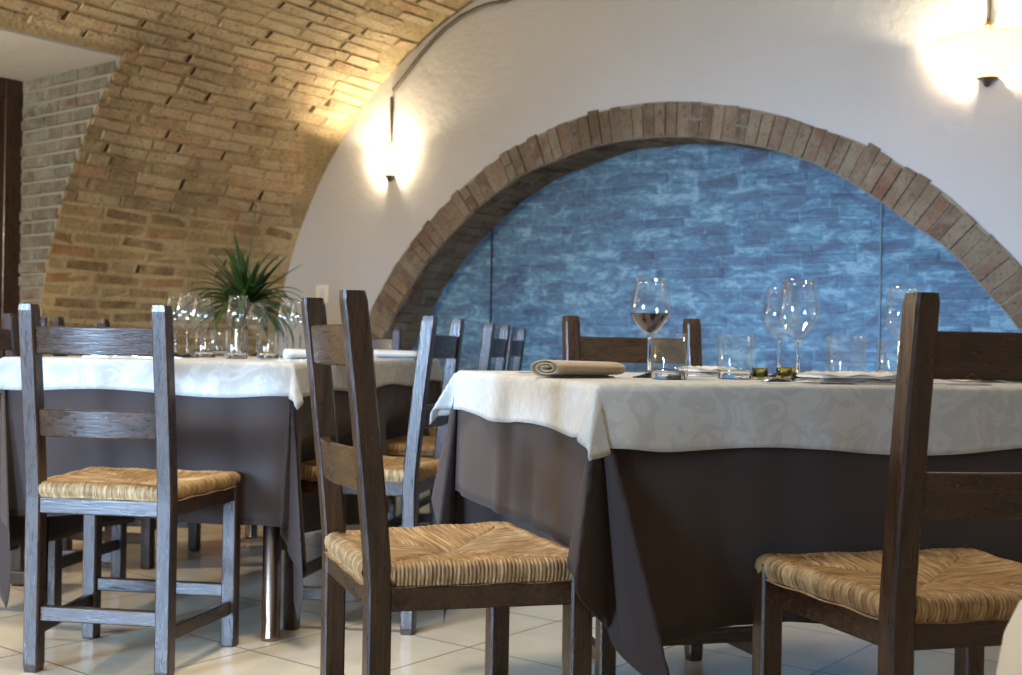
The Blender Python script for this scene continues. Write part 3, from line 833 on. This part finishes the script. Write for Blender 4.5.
def make_chair(loc, rz, label, group):
    t = empty('rush_chair', loc, rz, label, 'chair', group)
    link('seat', MESH['seat'], t); link('seat_frame', MESH['frame'], t)
    for k in ('rl', 'rr', 'fl', 'fr'): link('leg', MESH[k], t)
    link('back_rail', MESH['top'], t); link('back_rail', MESH['mid'], t)
    for k in ('st_r', 'st_f', 'st_l', 'st_g'): link('stretcher', MESH[k], t)
    return t
PI = math.pi
CH = dict(B=(-1.0143, 2.9456, -0.150), A=(-0.2709, 2.0926, -1.2197), Cc=(0.741, 1.7806, 0.2612), D=(-0.2516, 3.5896, 1.3838), E=(0.3387, 3.1433, 3.4085),
          F1=(-0.10, 4.45, 1.41), F2=(-0.03, 5.15, 1.41), G=(-1.68, 3.83, -1.73), Hh=(-1.63, 4.60, -1.73), J=(-0.72, 5.58, PI - 0.16), I=(-1.83, 4.41, 1.81))
GR1, GR2, GR3 = 'rush chairs round the near table', 'rush chairs round the far long table', 'rush chairs by the brick wall'
LBL = dict(
 B=('rush-seat chair seen from behind in cool daylight, at the near end of the far table', GR2),
 A=('dark rush-seat chair side-on in the middle, at the left end of the near table', GR1),
 Cc=('dark rush-seat chair at lower right, its back cut by the right frame edge', GR1),
 D=('rush-seat chair with bluish lit stiles leaning right, beside the far table, first in its row', GR2),
 E=('dark chair facing us across the near table, behind the glass holding wine', GR1),
 F1=('second chair in the row along the far table, its stiles showing against the blue wall', GR2),
 F2=('hindmost chair in the row along the far table, thin stiles against the blue wall', GR2),
 G=('chair near the door whose top rail runs out of the left frame edge', GR2),
 Hh=('chair whose two stile tips show above the top rail of the near left chair', GR2),
 J=('rush chair at the head end of the far table, mostly hidden by the middle chair', GR2),
 I=('rush chair with one pale stile just left of the near left chair', GR3))
first = None
for kx, (x, y, rz) in CH.items():
    if first is None: first = make_chair((x, y, 0), rz, *LBL[kx])
    else: dup(first, (x, y, 0), rz, *LBL[kx])

# ================================================================== TABLES
def smooth(a, b, x):
    t = min(max((x - a)/(b - a), 0), 1); return t*t*(3 - 2*t)
def cloth(name, K, ang, L, Wd, z, ov, corners, mat, label, cat, group=None, flare=0.03, waves=(), lift=0.0, push=(), res=0.022, th=0.0015, hem=None):
    """K near-left corner; u along near edge, w away. ov=(left,right,near,back). corners[(su,sw)] = list of (phi_deg, du, dw)"""
    u = np.array([math.cos(ang), math.sin(ang)]); w = np.array([-math.sin(ang), math.cos(ang)])
    def axis(lo, hi, n0, n1):
        m = max(6, int((hi)/res*0.6))
        return np.r_[np.linspace(-lo, 0, max(5, int(lo/res)) + 1)[:-1], [0.0], np.linspace(0, hi, m)[1:], np.linspace(hi, hi + n1, max(5, int(n1/res)) + 1)[1:]]
    U = axis(ov[0], L, 0, ov[1]); V = axis(ov[2], Wd, 0, ov[3])
    P = np.zeros((len(U), len(V), 3)); uv = []
    for i, p in enumerate(U):
        for j, q in enumerate(V):
            ex = -p if p < 0 else (p - L if p > L else 0); sx = -1 if p < 0 else 1
            ey = -q if q < 0 else (q - Wd if q > Wd else 0); syy = -1 if q < 0 else 1
            bp, bq = min(max(p, 0), L), min(max(q, 0), Wd)
            du = dw = 0.0; drop = 0.0
            if ex > 0 and ey > 0:
                r = math.hypot(ex, ey); ph = math.degrees(math.atan2(ey, ex))
                tb = corners[(sx, syy)]; xs = [t[0] for t in tb]
                # cosine interpolation
                k = max(0, min(len(xs) - 2, int(np.searchsorted(xs, ph)) - 1)); f = smooth(xs[k], xs[k+1], ph)
                cu = tb[k][1]*(1-f) + tb[k+1][1]*f; cw = tb[k][2]*(1-f) + tb[k+1][2]*f
                du, dw = r*cu, r*cw; rem = max(0.05, 1 - cu*cu - cw*cw)
                drop = r*math.sqrt(rem); e = r
            elif ex > 0 or ey > 0:
                e = ex if ex > 0 else ey; along = q if ex > 0 else p; span = Wd if ex > 0 else L
                side = ('l' if sx < 0 else 'r') if ex > 0 else ('n' if syy < 0 else 'b')
                ef = smooth(0, 0.16, along)*smooth(0, 0.16, span - along)
                wv = 0.0
                for (sd_, c_, wd_, am) in waves:
                    if sd_ == side: wv += am*math.exp(-((along - c_)/wd_)**2)
                wv += 0.05*math.sin(along*19 + len(name))*0.5 + 0.03*math.sin(along*43 + 1)
                wg = 0.0
                for (sd_, c_, wd_, am) in waves:
                    if sd_ == side + '0': wg += am*math.exp(-(along/wd_)**2)
                out = e*(flare + wv*ef*0.5 + wg)
                if ex > 0: du = sx*out
                else: dw = syy*out
                drop = e*(1 - 0.5*(flare + wv*ef*0.5 + wg)**2)
                drop += 0.006*math.sin(along*9 + 2)*ef*(e/max(ov))*1.5
            if drop > 0: drop = math.sqrt(drop*drop + 0.006**2) - 0.006 + 0.0
            lf = lift
            xy = np.array(K) + u*(bp + du + (sx*lift if ex > 0 else 0)) + w*(bq + dw + (syy*lift if ey > 0 else 0))
            zz = z - drop + lift*0.5
            if push and zz < 0.60 and not (ex > 0 and ey > 0 and (sx, syy) == (-1, -1) and 'brown' in label and K[0] > 0):
                for ck in push:
                    cx, cy, rz = CH[ck]; dx, dy = xy[0] - cx, xy[1] - cy
                    lx, ly = dx*math.cos(rz) + dy*math.sin(rz), -dx*math.sin(rz) + dy*math.cos(rz)
                    if -0.05 < ly < 0.384 and abs(lx) < 0.34:
                        am = (0.384 - ly)*smooth(0.34, 0.235, abs(lx))*smooth(0.60, 0.485, zz)
                        xy = xy + np.array([-math.sin(rz), math.cos(rz)])*am
            P[i, j] = (xy[0], xy[1], max(zz, 0.012)); uv.append((p, q))
    mb = MB(); mb.grid(P); mb.uv = uv
    o = link(name, mb.mesh(name, mat, True))
    so = o.modifiers.new('thickness', 'SOLIDIFY'); so.thickness = th; so.offset = -1
    return tag(o, label, cat, group)
def table(K, ang, L, Wd, z, label, group, leg_r=0.026, inset=0.075, wooden=False):
    t = empty('dining_table', (K[0], K[1], 0), ang, label, 'table', group)
    mb = MB(); mb.box((0.004, 0.004, z - 0.032), (L - 0.004, Wd - 0.004, z - 0.003), 0.004); link('tabletop', mb.mesh('tabletop', WOODX), t)
    me = None
    for (a, b_) in ((inset, inset), (L - inset, inset), (inset, Wd - inset), (L - inset, Wd - inset)):
        if me is None:
            mb = MB()
            if wooden: mb.box((-.022, -.022, 0), (.022, .022, z - 0.033), 0.003)
            else: mb.lathe([(0, 0), (leg_r + .001, 0), (leg_r + .001, 0.012), (leg_r, 0.014), (leg_r, z - 0.033), (0, z - 0.033)], 28); me = mb.mesh('leg', WOODZ if wooden else LEGM, not wooden)
        link('leg', me, t, (a, b_, 0))
    mb = MB(); y0 = inset
    for (x0, y0, x1, y1) in ((inset, inset - .01, L - inset, inset + .01), (inset, Wd - inset - .01, L - inset, Wd - inset + .01), (inset - .01, inset, inset + .01, Wd - inset), (L - inset - .01, inset, L - inset + .01, Wd - inset)):
        mb.box((x0, y0, z - 0.095), (x1, y1, z - 0.034), 0.002)
    link('apron', mb.mesh('apron', WOODX), t)
    return t
# near table
K1, A1, L1, W1, Z1 = (0.155, 2.06), 0.29, 1.25, 1.00, 0.768
table(K1, A1, L1, W1, Z1, 'near dining table hidden under its cloths, with the red wine glass on it', 'cloth-covered dining tables', inset=0.12, wooden=True)
straight = lambda su, sw: [(0, su*0.04, 0), (20, su*0.16, sw*0.03), (45, su*0.14, sw*0.14), (70, su*0.03, sw*0.16), (90, 0, sw*0.04)]
cor = {(s_, t_): straight(s_, t_) for s_ in (-1, 1) for t_ in (-1, 1)}
c1 = dict(cor)
# near-left: big double fold standing off towards the camera
c1[(-1, -1)] = [(0, -0.03, 0.0), (14, -0.22, -0.12), (32, -0.24, -0.36), (45, 0.0, -0.16), (58, 0.12, -0.36), (76, 0.04, -0.31), (90, 0.0, -0.26)]
c1[(-1, 1)] = [(0, -0.03, 0.0), (22, -0.20, 0.0), (45, -0.14, -0.10), (63, -0.06, -0.06), (78, 0.0, 0.06), (90, 0.0, 0.03)]
cloth('tablecloth', K1, A1, L1, W1, Z1 - 0.001, (0.305, 0.45, 0.44, 0.56), c1, BROWN, 'dark brown tablecloth hanging in deep folds over the near table', 'tablecloth', 'brown undercloths',
      waves=(('n0', 0, 0.17, 0.23), ('l', 0.83, 0.06, 0.10), ('l', 0.55, 0.10, -0.03), ('n', 0.25, 0.09, -0.06), ('n', 0.5, 0.08, 0.05)), push=('A', 'Cc', 'E'))
c2 = dict(cor)
c2[(-1, -1)] = [(0, -0.30, 0.0), (25, -0.42, -0.30), (47, -0.30, -0.55), (68, 0.0, -0.50), (90, 0.0, -0.48)]
c2[(-1, 1)] = [(0, -0.12, 0.0), (35, -0.50, 0.0), (60, -0.35, 0.10), (90, 0.0, 0.1)]
cloth('top_tablecloth', K1, A1, L1, W1, Z1 + 0.0015, (0.105, 0.12, 0.128, 0.12), c2, IVORY, 'ivory damask top cloth over the near table, cool light on its side', 'tablecloth', 'ivory top cloths',
      flare=0.10, lift=0.006, res=0.010, waves=(('n0', 0, 0.16, 0.38), ('l0', 0, 0.08, 0.20), ('n', 0.45, 0.05, 0.12), ('n', 0.62, 0.04, -0.08), ('l', 0.4, 0.05, 0.2), ('l', 0.75, 0.06, -0.2)))
# far long table
K2R, A2, L2, W2, Z2 = (-0.600, 3.24), -0.16, 0.86, 1.80, 0.777
K2 = (K2R[0] - L2*math.cos(A2), K2R[1] - L2*math.sin(A2))
table(K2, A2, L2, W2, Z2, 'far long dining table hidden under its cloths, with bronzed metal legs', 'cloth-covered dining tables')
c3 = dict(cor)
c3[(1, -1)] = [(0, 0.02, 0.0), (18, 0.10, -0.02), (33, 0.02, 0.02), (48, 0.10, -0.08), (62, 0.0, -0.02), (76, -0.02, -0.09), (90, 0.0, -0.03)]
c3[(-1, -1)] = [(0, -0.03, 0.0), (25, -0.02, -0.05), (45, 0.10, -0.08), (65, 0.14, -0.14), (78, 0.06, -0.08), (90, 0.0, -0.03)]
cloth('tablecloth', K2, A2, L2, W2, Z2 - 0.001, (0.55, 0.54, 0.45, 0.45), c3, BROWN, 'taupe brown tablecloth hanging almost to the floor over the far long table', 'tablecloth', 'brown undercloths',
      waves=(('r', 1.0, 0.08, 0.12), ('r', 1.3, 0.07, 0.10), ('r', 0.35, 0.1, 0.08), ('n', 0.3, 0.09, 0.04)), push=('B', 'D', 'F1', 'F2', 'G', 'Hh', 'J'))
c4 = dict(cor)
c4[(1, -1)] = [(0, 0.10, 0.0), (30, 0.30, -0.06), (52, 0.16, -0.34), (72, -0.04, -0.22), (90, 0.0, -0.06)]
c4[(-1, -1)] = [(0, -0.10, 0.0), (40, -0.50, -0.15), (65, -0.25, -0.30), (90, 0.0, -0.06)]
cloth('top_tablecloth', K2, A2, L2, W2, Z2 + 0.0015, (0.11, 0.10, 0.098, 0.10), c4, IVORY, 'ivory damask top cloth over the far long table with a pointed corner', 'tablecloth', 'ivory top cloths',
      flare=0.08, lift=0.006, res=0.012)

# ================================================================== TABLEWARE
def ray_at(x, Y):
    """floor-plan point seen at pixel column x (near the horizon) at distance Y"""
    return ((x - 511)*Y/1182.0, Y)
def lathe_obj(name, prof, mat, parent, n=40):
    mb = MB(); mb.lathe(prof, n); return link(name, mb.mesh(name, mat, True), parent)
ZT1, ZT2 = Z1 + 0.0045, Z2 + 0.0045
def goblet_meshes():
    hgt = 0.215
    outer = [(0.0, 0.0), (0.036, 0.0), (0.0365, 0.0015), (0.020, 0.005), (0.006, 0.010), (0.0042, 0.020), (0.0040, 0.080), (0.0050, 0.088)]
    bowl = [(0.0050, 0.088), (0.010, 0.0925), (0.021, 0.104), (0.0335, 0.120), (0.0425, 0.1345), (0.0450, 0.143), (0.0435, 0.158), (0.0395, 0.180), (0.0345, 0.200), (0.0310, hgt)]
    inner = [(max(r - 0.0011, 0), z + 0.0012) for r, z in bowl[1:]][::-1]
    mb = MB(); mb.lathe(outer + [(0.0, 0.0885)], 36); stem = mb.mesh('stem', STEMG, True)
    mb = MB(); mb.lathe(bowl + [(0.0304, hgt + 0.0004)] + inner[1:] + [(0.0, 0.0955)], 48); bw = mb.mesh('bowl', GLASS, True)
    return stem, bw
STEMG = solid_glass('clear_stem_glass', (1, 1, 1), 1.4)
GST, GBW = goblet_meshes()
def goblet(loc, label, group, s=1.0):
    t = empty('wine_glass', loc, 0, label, 'wine glass', group); t.scale = (s, s, s)
    link('bowl', GBW, t); link('stem', GST, t); return t
def tumbler_meshes():
    h, r0, r1 = 0.094, 0.0375, 0.0395
    mb = MB(); mb.lathe([(r0 - 0.0002, 0.0205), (r1, h), (r1 - 0.001, h + 0.0008), (r1 - 0.0022, h), (r0 - 0.0035, 0.026), (r0 - 0.010, 0.0215), (0, 0.0205)], 48)
    wall_ = mb.mesh('glass_wall', GLASS, True)
    mb = MB(); mb.lathe([(0, 0), (r0 - .004, 0), (r0, 0.003), (r0, 0.0200), (0, 0.0200)], 48)
    return wall_, mb.mesh('glass_base', STEMG, True)
TMW, TMBS = tumbler_meshes()
def tumbler(loc, label, group):
    t = empty('tumbler', loc, 0, label, 'tumbler', group)
    link('glass_wall', TMW, t); link('glass_base', TMBS, t); return t
GG1, GG2, TG1, TG2 = 'wine glasses on the near table', 'wine glasses on the far table', 'tumblers on the near table', 'tumblers on the far table'
g1 = goblet((*ray_at(649.5, 2.55), ZT1), 'wine glass with dark red wine, behind the rolled napkin', GG1)
prof = [(0, 0.0975), (0.0080, 0.0985), (0.0190, 0.1065), (0.0312, 0.121), (0.0400, 0.1345), (0.0416, 0.1385), (0.0416, 0.1388), (0, 0.1388)]
lathe_obj('wine', prof, WINE, [c for c in g1.children if c.name.startswith('bowl')][0])
goblet((*ray_at(798, 2.52), ZT1), 'empty wine glass in front of the pair at centre right', GG1)
goblet((*ray_at(779.5, 2.86), ZT1), 'empty wine glass half hidden behind the front glass of the pair', GG1)
goblet((*ray_at(903, 2.69), ZT1), 'empty wine glass partly hidden by the stile of the lower right chair', GG1)
tumbler((*ray_at(670, 2.42), ZT1), 'clear tumbler standing in front of the glass with red wine', TG1)
tumbler((*ray_at(735.5, 2.55), ZT1), 'clear tumbler between the wine-filled glass and the empty pair', TG1)
tumbler((*ray_at(846, 2.42), ZT1), 'clear tumbler behind the flat folded napkin', TG1)
tumbler((*ray_at(893, 2.90), ZT1), 'clear tumbler peeking out beside the lower right chair stile', TG1)
FAR = [(176, 4.15, 'leftmost tall wine glass of the far table cluster'), (187.5, 3.95, 'bright tall wine glass second from the left in the far cluster'), (202, 4.3, 'wine glass left of the plant leaves on the far table'),
       (237.5, 4.08, 'large wine glass in front of the plant on the far table'), (257, 4.75, 'smaller wine glass right behind the large one before the plant'),
       (287, 4.55, 'wine glass right of the plant on the far table'), (300, 4.35, 'wine glass just left of the middle chair stile on the far table')]
for x, Y, lb in FAR: goblet((*ray_at(x, Y), ZT2), lb, GG2)
FTM = [(205, 4.05, 'tumbler under the drooping plant leaves, left'), (219, 4.6, 'tumbler between the left glasses and the large glass'), (236, 3.85, 'tumbler in front of the large wine glass on the far table'),
       (268, 4.1, 'tumbler right of the large wine glass on the far table'), (150, 4.5, 'tumbler behind the stile of the near left chair')]
for x, Y, lb in FTM: tumbler((*ray_at(x, Y), ZT2), lb, TG2)

# rolled napkins
def napkin_roll(loc, rz, label, group, ln=0.21, a=0.034, hh=0.018, mat=None):
    n = 90; turns = 2.7; sec = []
    for i in range(n):
        t = i/(n-1); ang = -math.pi/2 + t*turns*2*math.pi; k = 1 - 0.86*t
        sec.append((a*k*math.cos(ang), hh + hh*k*math.sin(ang)*(1.0 if k > .9 else 0.96)))
    xs = np.linspace(0, ln, 9); rows = []
    for x in xs:
        f = 1 - 0.10*(x/ln); rows.append([(x, y*f + 0.002*math.sin(x*40), max(z*f, 0.0)) for y, z in sec])
    P = np.array(rows); mb = MB(); mb.grid(P); mb.uv = [(x, j*0.003) for x in xs for j in range(n)]
    o = link('rolled_napkin', mb.mesh('rolled_napkin', mat or NAPKIN, True), None, loc, rz)
    so = o.modifiers.new('thickness', 'SOLIDIFY'); so.thickness = 0.0026; so.offset = 0
    return tag(o, label, 'napkin', group)
NG1, NG2 = 'rolled napkins on the near table', 'rolled napkins on the far table'
napkin_roll((*ray_at(546, 2.36), ZT1 + .002), 0.72, 'beige napkin rolled in a spiral at the corner of the near table', NG1, 0.20, 0.047, 0.0185)
napkin_roll((*ray_at(975, 2.62), ZT1 + .002), 0.2, 'beige rolled napkin seen below the top rail of the lower right chair', NG1, 0.2)
for x, Y, rz, lb in ((286, 3.75, 0.5, 'napkin roll behind the far stile of the middle chair'), (374, 4.60, 0.1, 'napkin roll in the middle of the far table edge'), (330, 3.6, 1.2, 'napkin roll glimpsed between the middle chair stiles')):
    X, YY = ray_at(x, Y); napkin_roll((X, YY, ZT2 + .002), rz, lb, NG2, 0.17, mat=WHITEN)

def folded_napkin(loc, rz, sx, sy_, layers, label, group):
    mb = MB(); uv = []
    th = 0.011
    for k in range(layers):
        nx, ny = 13, 9; P = np.zeros((nx, ny, 3)); Q = np.zeros((nx, ny, 3))
        for i in range(nx):
            for j in range(ny):
                x = (i/(nx-1) - .5)*sx*(1 - k*0.04); y = (j/(ny-1) - .5)*sy_*(1 - k*0.05)
                edge = min(i, nx-1-i, j, ny-1-j)
                zt = k*th + th*(0.9 if edge else 0.45) + 0.0022*math.sin(i*1.1 + k) + 0.0015*math.sin(j*1.7)
                P[i, j] = (x, y, zt); Q[i, j] = (x, y, k*th)
        o = len(mb.v); mb.grid(P); mb.grid(Q, flip=True)
        b = nx*ny; rim = [i*ny for i in range(nx)] + [(nx-1)*ny + j for j in range(1, ny)] + [i*ny + ny-1 for i in range(nx-2, -1, -1)] + [j for j in range(ny-2, 0, -1)]
        for a_, c_ in zip(rim, rim[1:] + rim[:1]): mb.f.append([o + a_, o + c_, o + b + c_, o + b + a_]); mb.m.append(0); mb.tone.append(.5)
    mb.uv = [(v[0], v[1]) for v in mb.v]
    ob = link('folded_napkin', mb.mesh('folded_napkin', WHITEN, True), None, loc, rz)
    return tag(ob, label, 'napkin', group)
folded_napkin((*ray_at(847, 2.335), ZT1 + .001), 0.29, 0.17, 0.10, 2, 'flat folded pale napkin in front of the third tumbler', 'folded napkins on the near table')
folded_napkin((*ray_at(708, 2.80), ZT1 + .001), 0.29, 0.11, 0.11, 2, 'white folded napkin between the first two tumblers', 'folded napkins on the near table')
folded_napkin((*ray_at(124, 3.55), ZT2 + .001), -0.16, 0.20, 0.12, 1, 'white napkin lying flat below the top rail of the near left chair', 'folded napkins on the far table')

# cutlery
def sheet(mb, pts, zf, th=0.0018):
    """pts: list of (x, y_left, y_right); zf(x, y) height"""
    top = [[(x, a + (b_-a)*t, zf(x, (a + (b_-a)*t))) for t in (0, .33, .67, 1)] for x, a, b_ in pts]
    P = np.array(top); Q = P.copy(); Q[:, :, 2] -= th
    mb.grid(P, flip=True); mb.grid(Q)
    mb.grid(np.stack([P[:, 0], Q[:, 0]], 1)); mb.grid(np.stack([P[:, -1], Q[:, -1]], 1), flip=True)
    mb.grid(np.stack([P[0], Q[0]], 1), flip=True); mb.grid(np.stack([P[-1], Q[-1]], 1))
def fork_mesh():
    mb = MB(); zf = lambda x, y: 0.005 + 0.010*math.exp(-((x - 0.10)/0.03)**2)*1.0 + (0.006*smooth(0.15, 0.20, x))
    sheet(mb, [(0, -.008, .008), (0.01, -.010, .010), (0.05, -.006, .006), (0.10, -.003, .003), (0.13, -.004, .004), (0.145, -.011, .011), (0.155, -.012, .012)], zf)
    for k in range(4):
        y = -0.0102 + k*0.0068
        sheet(mb, [(0.153, y - .0018, y + .0018), (0.175, y - .0015, y + .0015), (0.198, y - .0006, y + .0006)], zf)
    return mb.mesh('fork', STEEL, True)
def knife_mesh():
    mb = MB(); zf = lambda x, y: 0.004 + 0.0
    sheet(mb, [(0, -.007, .007), (0.01, -.009, .009), (0.08, -.006, .006), (0.10, -.005, .005)], zf, 0.0035)
    sheet(mb, [(0.10, -.006, .004), (0.12, -.009, .009), (0.18, -.009, .009), (0.21, -.009, .003), (0.222, -.008, -.006)], zf, 0.0015)
    return mb.mesh('knife', STEEL, True)
def spoon_mesh():
    mb = MB(); zf = lambda x, y: 0.004 + 0.010*math.exp(-((x - 0.09)/0.03)**2) + 0.05*y*y*0 + (25*y*y*smooth(.13, .15, x))
    sheet(mb, [(0, -.006, .006), (0.01, -.008, .008), (0.08, -.003, .003), (0.12, -.003, .003), (0.13, -.008, .008), (0.145, -.015, .015), (0.165, -.018, .018), (0.18, -.014, .014), (0.19, -.004, .004)], zf)
    return mb.mesh('spoon', STEEL, True)
FK, KN, SP = fork_mesh(), knife_mesh(), spoon_mesh()
def cut(me, name, x, Y, zt, rz, label, group):
    o = link(name, me, None, (*ray_at(x, Y), zt), rz); return tag(o, label, 'cutlery', group)
CG1, CG2 = 'cutlery on the near table', 'cutlery on the far table'
cut(SP, 'spoon', 858, 2.33 - .06, ZT1, PI + 0.12, 'steel spoon before the flat folded napkin, bowl towards the pair of glasses', CG1)
cut(KN, 'knife', 900, 2.30, ZT1, PI + 0.24, 'steel knife lying before the folded napkin beside the chair stile', CG1)
cut(FK, 'fork', 1035, 2.45, ZT1, PI + 0.1, 'steel fork with tines left, under the lower right chair top rail', CG1)
cut(KN, 'knife', 990, 2.36, ZT1, PI + 0.3, 'steel knife next to the lower right chair top rail', CG1)
cut(FK, 'fork', 519, 2.66, ZT1 , 0.30, 'fork whose tip shows left of the rolled spiral napkin', CG1)
cut(FK, 'fork', 190, 3.55, ZT2, PI + 0.1, 'fork on the far table right of the near left chair stile', CG2)
cut(KN, 'knife', 262, 3.62, ZT2, -0.3, 'first knife on the far table before the right tumblers', CG2)
cut(KN, 'knife', 278, 3.70, ZT2, -0.3, 'second knife on the far table, nearer the corner', CG2)
cut(FK, 'fork', 158, 3.44, ZT2, PI - 0.1, 'fork on the far table left of the near left chair stile', CG2)
# small yellow-green glass dishes
def dish(x, Y, label):
    mb = MB(); mb.lathe([(0, 0), (0.014, 0), (0.0165, 0.003), (0.0175, 0.024), (0.0165, 0.0255), (0.0150, 0.024), (0.0138, 0.008), (0, 0.0065)], 32)
    o = link('votive_glass', mb.mesh('votive_glass', YGLASS, True), None, (*ray_at(x, Y), ZT1)); tag(o, label, 'small glass', 'yellow-green votive glasses')
    return o
dish(760.5, 2.52, 'small yellow-green glass right beside the second tumbler')
dish(784.5, 2.66, 'small yellow-green glass between the stems of the paired wine glasses')
dish(792.5, 2.70, 'small yellow-green glass at the foot of the front paired wine glass')

# ================================================================== PLANT
PX, PY = ray_at(245, 5.6)
pl = empty('potted_yucca', (PX, PY, 0), 0, 'spiky green yucca plant behind the far table against the brick wall', 'plant')
mb = MB(); mb.lathe([(0, 0), (0.12, 0), (0.13, 0.01), (0.165, 0.27), (0.175, 0.27), (0.178, 0.31), (0.160, 0.31), (0.150, 0.27), (0, 0.265)], 32); pot = link('pot', mb.mesh('pot', POTM, True), pl)
mb = MB(); mb.lathe([(0, 0.262), (0.152, 0.272), (0.152, 0.28), (0, 0.285)], 24); link('soil', mb.mesh('soil', SOIL, True), pot)
CZ = 1.02
mb = MB(); mb.tube([(0, 0, 0.27), (0.01, 0.0, 0.5), (-0.008, 0.005, 0.75), (0, 0, CZ + 0.02)], [0.028, 0.024, 0.022, 0.018], 12); link('trunk', mb.mesh('trunk', TRUNK, True), pl)
R_ = random.Random(5)
def leaf(az, el, ln, wd, droop):
    mb = MB(); n = 12; rows = []; p = Vector((0, 0, CZ - 0.02*R_.random())); uvl = []
    d0 = Vector((math.cos(az)*math.cos(el), math.sin(az)*math.cos(el), math.sin(el)))
    side = Vector((-math.sin(az), math.cos(az), 0))
    for i in range(n + 1):
        t = i/n
        el_t = el - droop*t*t*1.6 - droop*0.25*t
        d = Vector((math.cos(az)*math.cos(el_t), math.sin(az)*math.cos(el_t), math.sin(el_t)))
        if i: p = p + d*(ln/n)
        nrm = d.cross(side).normalized()
        w_ = wd*(0.55 + 0.9*math.sin(min(1, t*1.6 + .12)*math.pi*0.62))*(1 - t**2.6)*0.75 + 0.0006
        rows.append([tuple(p - side*w_), tuple(p + nrm*w_*0.30), tuple(p + side*w_)])
        uvl += [(t, 0), (t, .5), (t, 1)]
    P = np.array(rows); mb.grid(P); mb.uv = uvl
    o = link('leaf', mb.mesh('leaf', LEAFM, True), pl)
    so = o.modifiers.new('thickness', 'SOLIDIFY'); so.thickness = 0.0012
leaf(0.2, 1.50, 0.52, 0.026, 0.02)
leaf(2.6, 1.40, 0.38, 0.022, 0.08)
for i in range(74):
    az = i*2.39996 + R_.uniform(-.2, .2); t = i/74
    el = math.radians(72 - 82*t + R_.uniform(-7, 7)); leaf(az, el, R_.uniform(0.25, 0.34) + 0.05*(t > .5), 0.019, R_.uniform(0.45, 0.95) if t > .3 else R_.uniform(.1, .4))

# ================================================================== foreground white vase
vx, vy = 0.635, 1.22
mb = MB(); mb.lathe([(0, 0), (0.09, 0), (0.10, 0.012), (0.125, 0.12), (0.130, 0.28), (0.126, 0.40), (0.119, 0.49), (0.112, 0.535), (0.098, 0.568), (0.078, 0.592), (0.055, 0.604), (0.050, 0.598), (0.072, 0.584), (0.092, 0.560), (0.104, 0.530), (0.112, 0.485), (0.118, 0.40), (0.122, 0.28), (0.112, 0.10), (0, 0.03)], 48)
o = link('floor_vase', mb.mesh('floor_vase', CHINA, True), None, (vx, vy, 0)); tag(o, 'smooth white rounded vase on the floor at the lower right corner', 'vase')
